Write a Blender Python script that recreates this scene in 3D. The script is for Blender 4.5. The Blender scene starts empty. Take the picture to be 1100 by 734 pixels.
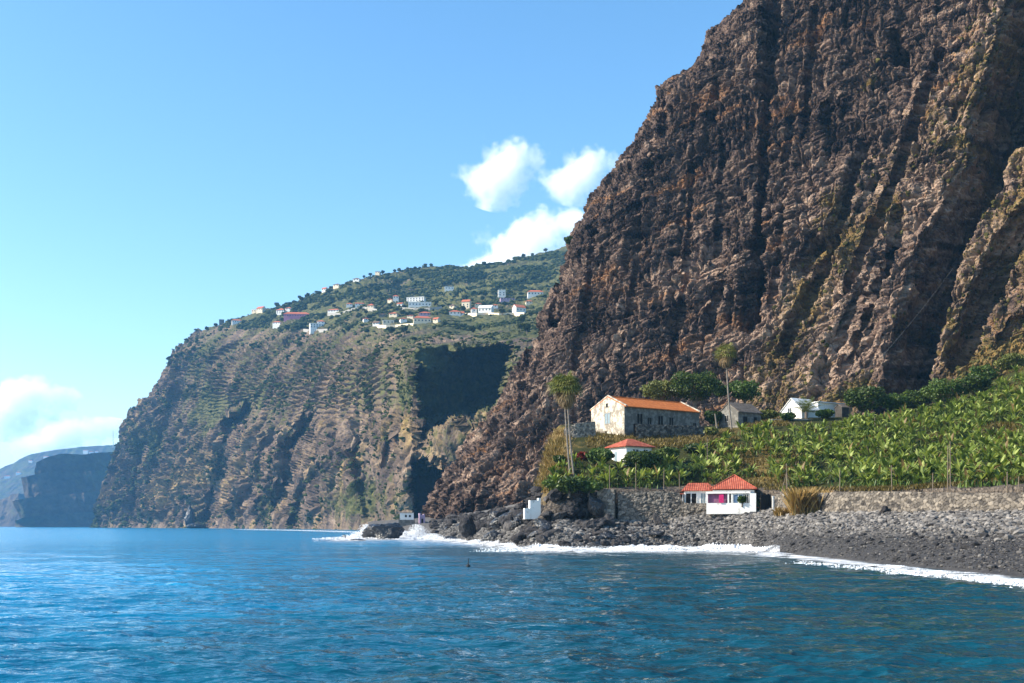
import bpy, math, random
import numpy as np
from mathutils import Vector, Matrix
from mathutils.bvhtree import BVHTree

random.seed(7)
RNG = np.random.default_rng(11)
scene = bpy.context.scene
COL = scene.collection
R = math.radians

# ------------------------------------------------------------------ survey
# camera 4 m above the sea looking along +Y; a sight line (a, b, D) is turned
# into a world point with its own distance D.
F, CX, HY, CAMZ = 1200.0, 550.0, 565.0, 4.0

def at(a, b, D):
    return Vector(((a - CX) / F * D, D, CAMZ + (HY - b) / F * D))

SUN = np.array([-0.82, -0.09, 0.55]); SUN /= np.linalg.norm(SUN)

# ------------------------------------------------------------------ noise
def _hash(ix, iy, iz, seed):
    h = (ix.astype(np.int64) * 374761393 + iy.astype(np.int64) * 668265263 +
         iz.astype(np.int64) * 2147483647 + seed * 1274126177) & 0xffffffff
    h = ((h ^ (h >> 13)) * 1274126177) & 0xffffffff
    h = ((h ^ (h >> 15)) * 2246822519) & 0xffffffff
    return (h ^ (h >> 16)) & 0xffffffff

def gnoise(p, seed=0):
    """gradient noise, about -1..1, p is (N,3)"""
    i = np.floor(p); f = p - i
    i = i.astype(np.int64)
    u = f * f * f * (f * (f * 6 - 15) + 10)
    out = 0
    res = []
    for dx in (0, 1):
        for dy in (0, 1):
            for dz in (0, 1):
                h = _hash(i[:, 0] + dx, i[:, 1] + dy, i[:, 2] + dz, seed)
                gx = (h & 1023) / 511.5 - 1
                gy = ((h >> 10) & 1023) / 511.5 - 1
                gz = ((h >> 20) & 1023) / 511.5 - 1
                d = gx * (f[:, 0] - dx) + gy * (f[:, 1] - dy) + gz * (f[:, 2] - dz)
                w = (u[:, 0] if dx else 1 - u[:, 0]) * (u[:, 1] if dy else 1 - u[:, 1]) * (u[:, 2] if dz else 1 - u[:, 2])
                out = out + w * d
    return out * 1.35

def fbm(p, octv=4, seed=0, gain=0.5, lac=2.07):
    s, a, t = 0, 1.0, 0
    for k in range(octv):
        s = s + a * gnoise(p, seed + k * 17)
        t += a; a *= gain
        p = p * lac + 3.7
    return s / t

def ridged(p, octv=3, seed=0, gain=0.5):
    s, a, t = 0, 1.0, 0
    for k in range(octv):
        s = s + a * (1 - 2 * np.abs(gnoise(p, seed + k * 23)))
        t += a; a *= gain
        p = p * 2.1 + 5.1
    return s / t

def worley2(x, y, seed=0):
    """F1, F2 and a random value of the nearest cell"""
    ix, iy = np.floor(x).astype(np.int64), np.floor(y).astype(np.int64)
    f1 = np.full(x.shape, 9.0); f2 = np.full(x.shape, 9.0); idv = np.zeros(x.shape)
    z = np.zeros_like(ix)
    for dx in (-1, 0, 1):
        for dy in (-1, 0, 1):
            h = _hash(ix + dx, iy + dy, z, seed)
            qx = ix + dx + (h & 1023) / 1023.0
            qy = iy + dy + ((h >> 10) & 1023) / 1023.0
            d = np.hypot(qx - x, qy - y)
            near = d < f1
            f2 = np.where(near, f1, np.minimum(f2, d))
            idv = np.where(near, ((h >> 20) & 1023) / 1023.0, idv)
            f1 = np.where(near, d, f1)
    return f1, f2, idv

def sstep(a, b, x):
    t = np.clip((x - a) / (b - a), 0, 1)
    return t * t * (3 - 2 * t)

def polydist(px, py, pts):
    """distance to a polyline and the share of the way along it"""
    best = np.full(px.shape, 1e9); par = np.zeros(px.shape)
    n = len(pts) - 1
    for k in range(n):
        (x0, y0), (x1, y1) = pts[k], pts[k + 1]
        dx, dy = x1 - x0, y1 - y0
        t = np.clip(((px - x0) * dx + (py - y0) * dy) / (dx * dx + dy * dy), 0, 1)
        d = np.hypot(px - x0 - t * dx, py - y0 - t * dy)
        m = d < best
        best = np.where(m, d, best); par = np.where(m, (k + t) / n, par)
    return best, par

def blob(px, py, cx, cy, rx, ry, rot=0.0):
    c, s = math.cos(R(rot)), math.sin(R(rot))
    u = ((px - cx) * c + (py - cy) * s) / rx
    v = (-(px - cx) * s + (py - cy) * c) / ry
    return np.exp(-(u * u + v * v))

def tps(cpts, vals):
    """thin plate spline through scattered values"""
    c = np.array(cpts, float); sc = np.abs(c).max(); c = c / sc
    n = len(c)
    r = np.linalg.norm(c[:, None] - c[None], axis=2)
    K = np.where(r > 0, r * r * np.log(r + 1e-12), 0) + np.eye(n) * 1e-5
    P = np.hstack([np.ones((n, 1)), c])
    A = np.zeros((n + 3, n + 3)); A[:n, :n] = K; A[:n, n:] = P; A[n:, :n] = P.T
    w = np.linalg.solve(A, np.concatenate([np.array(vals, float), np.zeros(3)]))
    def ev(q):
        q = np.asarray(q, float) / sc
        out = np.empty(len(q))
        for s in range(0, len(q), 40000):
            qq = q[s:s + 40000]
            rr = np.linalg.norm(qq[:, None] - c[None], axis=2)
            kk = np.where(rr > 0, rr * rr * np.log(rr + 1e-12), 0)
            out[s:s + 40000] = kk @ w[:n] + w[n] + qq @ w[n + 1:]
        return out
    return ev

# ------------------------------------------------------------------ materials
def new_mat(name):
    m = bpy.data.materials.new(name); m.use_nodes = True
    nt = m.node_tree; nt.nodes.clear()
    return m, nt

def nd(nt, typ, props=None, **ins):
    n = nt.nodes.new(typ)
    for k, v in (props or {}).items(): setattr(n, k, v)
    for k, v in ins.items():
        key = k.replace('_', ' ')
        s = n.inputs[int(k[1:])] if k[0] == 'i' and k[1:].isdigit() else n.inputs[key]
        if hasattr(v, 'is_output') or isinstance(v, bpy.types.NodeSocket): nt.links.new(v, s)
        else: s.default_value = v
    return n

def c4(c): return (c[0], c[1], c[2], 1.0)

def ramp(nt, fac, stops, interp='LINEAR'):
    n = nt.nodes.new('ShaderNodeValToRGB'); n.color_ramp.interpolation = interp
    el = n.color_ramp.elements
    while len(el) < len(stops): el.new(0.5)
    for e, (p, c) in zip(el, stops):
        e.position = p; e.color = c4(c) if len(c) == 3 else c
    nt.links.new(fac, n.inputs[0])
    return n.outputs[0]

def mixc(nt, fac, a, b, mode='MIX'):
    n = nt.nodes.new('ShaderNodeMix'); n.data_type = 'RGBA'; n.blend_type = mode
    for s, v in ((n.inputs[0], fac), (n.inputs[6], a), (n.inputs[7], b)):
        if isinstance(v, bpy.types.NodeSocket): nt.links.new(v, s)
        elif isinstance(v, (int, float)): s.default_value = v
        else: s.default_value = c4(v)
    return n.outputs[2]

def math_(nt, op, a, b=None, clamp=False):
    n = nt.nodes.new('ShaderNodeMath'); n.operation = op; n.use_clamp = clamp
    for s, v in zip(n.inputs, (a, b)):
        if v is None: continue
        if isinstance(v, bpy.types.NodeSocket): nt.links.new(v, s)
        else: s.default_value = v
    return n.outputs[0]

def attr(nt, name): return nd(nt, 'ShaderNodeAttribute', {'attribute_name': name}).outputs['Fac']

def noise(nt, vec, scale, detail=4.0, rough=0.55):
    return nd(nt, 'ShaderNodeTexNoise', Vector=vec, Scale=scale, Detail=detail, Roughness=rough).outputs[0]

def coords(nt, which='Object'): return nd(nt, 'ShaderNodeTexCoord').outputs[which]

def finish(nt, color, rough=0.85, bump=None, bump_dist=0.1, bump_str=0.6, spec=0.2, **kw):
    p = nd(nt, 'ShaderNodeBsdfPrincipled')
    for key, v in (('Base Color', color), ('Roughness', rough), ('Specular IOR Level', spec)):
        if isinstance(v, bpy.types.NodeSocket): nt.links.new(v, p.inputs[key])
        else: p.inputs[key].default_value = c4(v) if key == 'Base Color' else v
    for k, v in kw.items(): p.inputs[k.replace('_', ' ')].default_value = v
    if bump is not None:
        b = nd(nt, 'ShaderNodeBump', Height=bump, Distance=bump_dist, Strength=bump_str)
        nt.links.new(b.outputs[0], p.inputs['Normal'])
    o = nd(nt, 'ShaderNodeOutputMaterial'); nt.links.new(p.outputs[0], o.inputs[0])
    return p

def simple(name, col, var=0.25, scale=1.5, rough=0.8, bump=0.02, spec=0.2):
    m, nt = new_mat(name); co = coords(nt)
    n = noise(nt, co, scale, 5, 0.6)
    d = tuple(c * (1 - var) for c in col); l = tuple(min(1, c * (1 + var)) for c in col)
    finish(nt, ramp(nt, n, [(0.3, d), (0.7, l)]), rough, noise(nt, co, scale * 4, 4), bump, 0.6, spec)
    return m

def rock_mat(name, dark, mid, light, moss, ochre, scale, bump):
    m, nt = new_mat(name); co = coords(nt)
    n1 = noise(nt, co, scale, 6, 0.65)
    n2 = noise(nt, co, scale * 0.16, 4, 0.6)
    t = math_(nt, 'ADD', math_(nt, 'MULTIPLY', attr(nt, 'tone'), 0.62), math_(nt, 'MULTIPLY', n1, 0.4))
    t = math_(nt, 'ADD', t, math_(nt, 'MULTIPLY', math_(nt, 'SUBTRACT', n2, 0.5), 0.35), True)
    c = ramp(nt, t, [(0.2, dark), (0.48, mid), (0.8, light)])
    oc = math_(nt, 'MULTIPLY', attr(nt, 'ochre'), ramp(nt, n1, [(0.35, (0, 0, 0)), (0.6, (1, 1, 1))]), True)
    c = mixc(nt, oc, c, ochre)
    n3 = noise(nt, co, scale * 0.8, 5, 0.7)
    mc = ramp(nt, n3, [(0.3, tuple(x * 0.45 for x in moss)), (0.5, moss), (0.7, (moss[0] * 1.9, moss[1] * 1.5, moss[2] * 1.3))])
    mm = math_(nt, 'ADD', attr(nt, 'moss'), math_(nt, 'MULTIPLY', math_(nt, 'SUBTRACT', n1, 0.5), 0.9))
    c = mixc(nt, ramp(nt, mm, [(0.38, (0, 0, 0)), (0.62, (0.9, 0.9, 0.9))]), c, mc)
    mpv = nd(nt, 'ShaderNodeMapping', Vector=co); mpv.inputs['Scale'].default_value = (1, 1, 1.7)
    vo = nd(nt, 'ShaderNodeTexVoronoi', {'feature': 'F1'}, Vector=mpv.outputs[0], Scale=scale * 0.9, Randomness=1.0)
    hb = math_(nt, 'SUBTRACT', n1, math_(nt, 'MULTIPLY', vo.outputs['Distance'], 0.5))
    finish(nt, c, 0.9, hb, bump * 2, 1.0, 0.12)
    return m

def stone_mat(name, dark, light, scale):
    m, nt = new_mat(name); co = coords(nt)
    n1 = noise(nt, co, scale, 5, 0.6)
    t = math_(nt, 'ADD', math_(nt, 'MULTIPLY', attr(nt, 'tone'), 0.75), math_(nt, 'MULTIPLY', n1, 0.3), True)
    mid = tuple((a + b) / 2 * 0.9 for a, b in zip(dark, light))
    finish(nt, ramp(nt, t, [(0.1, dark), (0.5, mid), (0.95, light)]), 0.85, n1, 0.04, 0.6, 0.25)
    return m

def leaf_mat(name, dark, mid, light, trans=0.25, rough=0.5):
    m, nt = new_mat(name)
    t = attr(nt, 'tone')
    oi = nd(nt, 'ShaderNodeObjectInfo').outputs['Random']
    t = math_(nt, 'ADD', math_(nt, 'MULTIPLY', t, 0.8), math_(nt, 'MULTIPLY', oi, 0.2), True)
    c = ramp(nt, t, ([(0.0, (0.20, 0.135, 0.055)), (0.012, (0.20, 0.135, 0.055)), (0.03, dark)] if name.startswith('banana') else [(0.05, dark)]) + [(0.5, mid), (0.95, light)])
    p = nd(nt, 'ShaderNodeBsdfPrincipled', Base_Color=c, Roughness=rough)
    p.inputs['Specular IOR Level'].default_value = 0.3 if rough < 0.7 else 0.05
    tr = nd(nt, 'ShaderNodeBsdfTranslucent', Color=mixc(nt, 1.0, c, (1.0, 1.0, 0.5), 'MULTIPLY'))
    mx = nd(nt, 'ShaderNodeMixShader', i0=trans, i1=p.outputs[0], i2=tr.outputs[0])
    o = nd(nt, 'ShaderNodeOutputMaterial'); nt.links.new(mx.outputs[0], o.inputs[0])
    return m

def plaster_mat(name, base, stain, amount, scale=0.6):
    m, nt = new_mat(name); co = coords(nt)
    n = noise(nt, co, scale, 7, 0.68)
    c = ramp(nt, n, [(0.62 - amount, stain), (0.70 - amount, base), (0.95, base)])
    finish(nt, mixc(nt, 0.12, c, mixc(nt, noise(nt, co, 6, 3), (0.3, 0.28, 0.25), base)), 0.85, n, 0.03, 0.5)
    return m

def tile_mat(name, a, b, axis='X', pitch=0.3):
    m, nt = new_mat(name); co = coords(nt)
    w = nd(nt, 'ShaderNodeTexWave', {'bands_direction': axis, 'wave_profile': 'SIN'}, Vector=co, Scale=0.314 / pitch, Distortion=0.3, Detail=1.0)
    n = noise(nt, co, 1.3, 5, 0.65)
    c = ramp(nt, n, [(0.25, tuple(x * 0.6 for x in a)), (0.5, a), (0.75, b)])
    c = mixc(nt, math_(nt, 'MULTIPLY', w.outputs[1], 0.3), c, tuple(x * 0.55 for x in a))
    finish(nt, c, 0.8, w.outputs[1], 0.08, 0.8)
    return m

M = {}
M['cliff'] = rock_mat('cliff_rock', (0.018, 0.013, 0.013), (0.132, 0.089, 0.069), (0.44, 0.315, 0.23), (0.170, 0.122, 0.040), (0.34, 0.17, 0.075), 0.9, 0.5)
M['mount'] = rock_mat('mountain_rock', (0.030, 0.025, 0.025), (0.155, 0.110, 0.082), (0.40, 0.30, 0.21), (0.068, 0.078, 0.025), (0.35, 0.24, 0.092), 0.16, 1.2)
M['head'] = rock_mat('headland_rock', (0.018, 0.018, 0.018), (0.05, 0.042, 0.036), (0.18, 0.13, 0.11), (0.055, 0.07, 0.025), (0.3, 0.2, 0.1), 0.03, 4)
M['boulder'] = rock_mat('boulder_rock', (0.022, 0.021, 0.023), (0.060, 0.056, 0.056), (0.17, 0.155, 0.145), (0.12, 0.1, 0.05), (0.2, 0.13, 0.07), 1.3, 0.12)
M['wet_rock'] = simple('wet_black_rock', (0.022, 0.022, 0.024), 0.5, 0.8, 0.35, 0.15, 0.5)
M['pebble'] = stone_mat('pebble_stone', (0.016, 0.016, 0.018), (0.27, 0.25, 0.228), 2.0)
M['stone'] = stone_mat('wall_stone', (0.035, 0.032, 0.030), (0.36, 0.31, 0.25), 1.5)
M['leaf_dark'] = leaf_mat('dark_foliage', (0.010, 0.022, 0.005), (0.038, 0.068, 0.012), (0.12, 0.165, 0.025))
M['leaf_mid'] = leaf_mat('green_foliage', (0.02, 0.045, 0.008), (0.065, 0.115, 0.020), (0.15, 0.20, 0.035))
M['leaf_pale'] = leaf_mat('pale_foliage', (0.05, 0.07, 0.015), (0.14, 0.155, 0.035), (0.27, 0.26, 0.07))
M['leaf_red'] = leaf_mat('red_foliage', (0.10, 0.01, 0.01), (0.25, 0.03, 0.02), (0.35, 0.06, 0.04))
M['banana'] = leaf_mat('banana_foliage', (0.028, 0.050, 0.008), (0.130, 0.190, 0.028), (0.38, 0.43, 0.12), 0.35)
M['palm'] = leaf_mat('palm_foliage', (0.03, 0.05, 0.01), (0.115, 0.14, 0.028), (0.27, 0.25, 0.07))
M['dead'] = leaf_mat('dead_fronds', (0.09, 0.055, 0.025), (0.22, 0.15, 0.07), (0.36, 0.27, 0.14))
M['straw'] = leaf_mat('dry_straw', (0.13, 0.075, 0.02), (0.30, 0.19, 0.06), (0.48, 0.36, 0.15), 0.2)
M['brush'] = leaf_mat('brown_brush', (0.035, 0.030, 0.008), (0.13, 0.095, 0.022), (0.27, 0.20, 0.05), 0.2)
M['scrub'] = leaf_mat('scrub_foliage', (0.016, 0.026, 0.010), (0.042, 0.056, 0.020), (0.095, 0.100, 0.035), 0.1, 0.9)
M['bark'] = simple('bark', (0.16, 0.13, 0.10), 0.35, 3, 0.9, 0.05)
M['palm_bark'] = simple('palm_bark', (0.19, 0.165, 0.14), 0.35, 2.5, 0.9, 0.05)
M['wood'] = simple('weathered_wood', (0.17, 0.135, 0.10), 0.35, 3, 0.9, 0.03)
M['white'] = plaster_mat('white_plaster', (0.80, 0.79, 0.75), (0.50, 0.47, 0.42), 0.27)
M['cream'] = plaster_mat('cream_plaster', (0.74, 0.64, 0.47), (0.5, 0.42, 0.3), 0.30)
M['pink'] = plaster_mat('pink_plaster', (0.52, 0.20, 0.29), (0.38, 0.15, 0.21), 0.25, 0.1)
M['lilac'] = plaster_mat('lilac_plaster', (0.42, 0.30, 0.42), (0.3, 0.22, 0.3), 0.25)
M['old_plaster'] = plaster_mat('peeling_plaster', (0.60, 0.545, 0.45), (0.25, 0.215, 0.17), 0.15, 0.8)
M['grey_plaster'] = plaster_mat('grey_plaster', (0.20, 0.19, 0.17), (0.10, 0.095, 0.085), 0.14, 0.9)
M['tile'] = tile_mat('orange_roof_tile', (0.50, 0.145, 0.035), (0.68, 0.26, 0.08), 'X', 0.35)
M['tile_red'] = tile_mat('red_roof_tile', (0.36, 0.085, 0.050), (0.54, 0.20, 0.12), 'X', 0.34)
M['tile_far'] = tile_mat('far_roof_tile', (0.48, 0.135, 0.07), (0.6, 0.22, 0.12), 'X', 0.8)
M['tile_brown'] = tile_mat('brown_roof_tile', (0.17, 0.11, 0.08), (0.27, 0.19, 0.14), 'X', 0.5)
M['roof_white'] = simple('white_roof', (0.74, 0.74, 0.72), 0.1, 1, 0.7, 0.02)
M['roof_old'] = simple('old_grey_roof', (0.12, 0.10, 0.085), 0.45, 1.2, 0.9, 0.06)
M['glass'] = simple('window_glass', (0.025, 0.035, 0.05), 0.3, 1, 0.12, 0.0, 0.6)
M['dark'] = simple('dark_interior', (0.02, 0.018, 0.016), 0.3, 1, 0.9)
M['shutter'] = simple('blue_grey_shutter', (0.22, 0.29, 0.33), 0.2, 3, 0.7)
M['blue_frame'] = simple('blue_window', (0.10, 0.17, 0.28), 0.2, 3, 0.5)
M['magenta'] = simple('magenta_cloth', (0.62, 0.035, 0.17), 0.25, 2, 0.8)
M['mauve'] = simple('mauve_blind', (0.20, 0.09, 0.15), 0.3, 2, 0.8)
M['orange_door'] = simple('orange_door', (0.42, 0.14, 0.035), 0.2, 2, 0.7)
M['concrete'] = simple('concrete', (0.30, 0.29, 0.27), 0.25, 1, 0.9, 0.03)
M['base_grey'] = simple('grey_plinth', (0.12, 0.12, 0.13), 0.2, 2, 0.8)
M['metal'] = simple('steel_cable', (0.16, 0.15, 0.14), 0.1, 2, 0.4)
M['buoy'] = simple('black_buoy', (0.03, 0.03, 0.03), 0.2, 2, 0.5)

# ------------------------------------------------------------------ mesh helpers
def mesh_np(name, V, Fq, mat, attrs=None, smooth=False, parent=None):
    me = bpy.data.meshes.new(name)
    V = np.asarray(V, np.float32); Fq = np.asarray(Fq, np.int32)
    k = Fq.shape[1]
    me.vertices.add(len(V)); me.vertices.foreach_set('co', V.ravel())
    me.loops.add(Fq.size); me.loops.foreach_set('vertex_index', Fq.ravel())
    me.polygons.add(len(Fq))
    me.polygons.foreach_set('loop_start', np.arange(0, Fq.size, k, dtype=np.int32))
    me.polygons.foreach_set('use_smooth', np.full(len(Fq), smooth))
    for an, av in (attrs or {}).items():
        a = me.attributes.new(an, 'FLOAT', 'POINT'); a.data.foreach_set('value', np.asarray(av, np.float32))
    me.materials.append(mat)
    me.update(calc_edges=True)
    me.validate()
    o = bpy.data.objects.new(name, me); COL.objects.link(o)
    if parent: o.parent = parent
    return o

def grid_faces(nr, nc, flip=False):
    i = np.arange(nr * nc).reshape(nr, nc)
    f = np.stack([i[:-1, :-1], i[:-1, 1:], i[1:, 1:], i[1:, :-1]], -1).reshape(-1, 4)
    return f[:, ::-1] if flip else f

class MB:
    def __init__(s): s.v, s.f = [], []
    def add(s, vs, fs):
        b = len(s.v); s.v += [tuple(v) for v in vs]; s.f += [tuple(b + i for i in f) for f in fs]
        return s
    def box(s, x0, x1, y0, y1, z0, z1):
        return s.add([(x0, y0, z0), (x1, y0, z0), (x1, y1, z0), (x0, y1, z0), (x0, y0, z1), (x1, y0, z1), (x1, y1, z1), (x0, y1, z1)],
                     [(0, 3, 2, 1), (4, 5, 6, 7), (0, 1, 5, 4), (1, 2, 6, 5), (2, 3, 7, 6), (3, 0, 4, 7)])
    def tube(s, pts, rad, n=7):
        pts = [Vector(p) for p in pts]; rings = []
        for k, p in enumerate(pts):
            t = (pts[min(k + 1, len(pts) - 1)] - pts[max(k - 1, 0)]).normalized()
            a = t.orthogonal().normalized(); b = t.cross(a)
            r = rad[k] if hasattr(rad, '__len__') else rad
            rings.append([p + a * (r * math.cos(2 * math.pi * q / n)) + b * (r * math.sin(2 * math.pi * q / n)) for q in range(n)])
        vs = [v for r in rings for v in r]; fs = []
        for k in range(len(pts) - 1):
            for q in range(n):
                fs.append((k * n + q, k * n + (q + 1) % n, (k + 1) * n + (q + 1) % n, (k + 1) * n + q))
        fs.append(tuple(range(n))[::-1]); fs.append(tuple(range((len(pts) - 1) * n, len(pts) * n)))
        return s.add(vs, fs)
    def build(s, name, mat, parent=None, smooth=False, attrs=None):
        me = bpy.data.meshes.new(name); me.from_pydata(s.v, [], s.f); me.materials.append(mat)
        if smooth: me.polygons.foreach_set('use_smooth', [True] * len(me.polygons))
        for an, av in (attrs or {}).items():
            a = me.attributes.new(an, 'FLOAT', 'POINT'); a.data.foreach_set('value', av)
        me.update()
        o = bpy.data.objects.new(name, me); COL.objects.link(o)
        if parent: o.parent = parent
        return o

def tag(o, label, cat, group=None, kind=None):
    o['label'] = label; o['category'] = cat
    if group: o['group'] = group
    if kind: o['kind'] = kind
    return o

def thing(name, label, cat, loc, rz=0, group=None):
    o = bpy.data.objects.new(name, None); COL.objects.link(o)
    o.location = loc; o.rotation_euler = (0, 0, rz); o.empty_display_size = 0.5
    return tag(o, label, cat, group)

def copy_tree(o, parent=None):
    c = o.copy(); COL.objects.link(c)
    if parent: c.parent = parent
    for ch in o.children: copy_tree(ch, c)
    return c

def icosphere(sub):
    t = (1 + 5 ** .5) / 2
    v = [(-1, t, 0), (1, t, 0), (-1, -t, 0), (1, -t, 0), (0, -1, t), (0, 1, t), (0, -1, -t), (0, 1, -t), (t, 0, -1), (t, 0, 1), (-t, 0, -1), (-t, 0, 1)]
    f = [(0, 11, 5), (0, 5, 1), (0, 1, 7), (0, 7, 10), (0, 10, 11), (1, 5, 9), (5, 11, 4), (11, 10, 2), (10, 7, 6), (7, 1, 8), (3, 9, 4), (3, 4, 2), (3, 2, 6), (3, 6, 8), (3, 8, 9), (4, 9, 5), (2, 4, 11), (6, 2, 10), (8, 6, 7), (9, 8, 1)]
    v = [Vector(p).normalized() for p in v]
    for _ in range(sub):
        cache = {}; nf = []
        def mid(a, b):
            k = (min(a, b), max(a, b))
            if k not in cache:
                v.append(((v[a] + v[b]) / 2).normalized()); cache[k] = len(v) - 1
            return cache[k]
        for a, b, c in f:
            ab, bc, ca = mid(a, b), mid(b, c), mid(c, a)
            nf += [(a, ab, ca), (b, bc, ab), (c, ca, bc), (ab, bc, ca)]
        f = nf
    return np.array([tuple(p) for p in v]), np.array(f)

def stone_variants(n, sub, amp, seed):
    bv, bf = icosphere(sub); out = []
    for k in range(n):
        d = 1 + amp * gnoise(bv * 1.3 + 10 * k + seed, seed) + amp * 0.5 * gnoise(bv * 2.9 + 5 * k, seed + 3)
        out.append(bv * d[:, None])
    return out, bf

def merge_scatter(name, variants, bf, pos, scl, mat, tone=None, seed=0, flat=True, tilt=True):
    """many small solids as one mesh; scl is (N,3)"""
    r = np.random.default_rng(seed); N = len(pos)
    pos = np.asarray(pos); scl = np.asarray(scl)
    nv = len(variants[0]); V = np.empty((N, nv, 3)); vi = r.integers(0, len(variants), N)
    base = np.stack(variants)[vi] * scl[:, None, :]
    a = r.uniform(0, 6.283, N); ca, sa = np.cos(a)[:, None], np.sin(a)[:, None]
    if tilt:
        b = r.uniform(-0.5, 0.5, N); cb, sb = np.cos(b)[:, None], np.sin(b)[:, None]
        y, z = base[:, :, 1] * cb - base[:, :, 2] * sb, base[:, :, 1] * sb + base[:, :, 2] * cb
    else: y, z = base[:, :, 1], base[:, :, 2]
    V[:, :, 0] = base[:, :, 0] * ca - y * sa + pos[:, None, 0]
    V[:, :, 1] = base[:, :, 0] * sa + y * ca + pos[:, None, 1]
    V[:, :, 2] = z + pos[:, None, 2]
    Fq = (bf[None] + (np.arange(N) * nv)[:, None, None]).reshape(-1, bf.shape[1])
    if tone is None: tone = r.uniform(0, 1, N)
    return mesh_np(name, V.reshape(-1, 3), Fq, mat, {'tone': np.repeat(tone, nv)}, not flat)

def sheet_normals(P):
    """unit normals of a (nr,nc,3) sheet"""
    du = np.gradient(P, axis=1); dv = np.gradient(P, axis=0)
    n = np.cross(du, dv)
    return n / (np.linalg.norm(n, axis=2, keepdims=True) + 1e-9)

def bvh_of(o):
    me = o.data
    n = len(me.vertices); co = np.empty(n * 3, np.float32); me.vertices.foreach_get('co', co)
    k = len(me.polygons[0].vertices)
    lv = np.empty(len(me.loops), np.int32); me.loops.foreach_get('vertex_index', lv)
    return BVHTree.FromPolygons(co.reshape(-1, 3).tolist(), lv.reshape(-1, k).tolist())

def hit(bvh, a, b, Dmax=9000):
    o = Vector((0, 0, CAMZ)); d = (at(a, b, 100.0) - o).normalized()
    r = bvh.ray_cast(o, d, Dmax * 1.3)
    return r[0]

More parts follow.
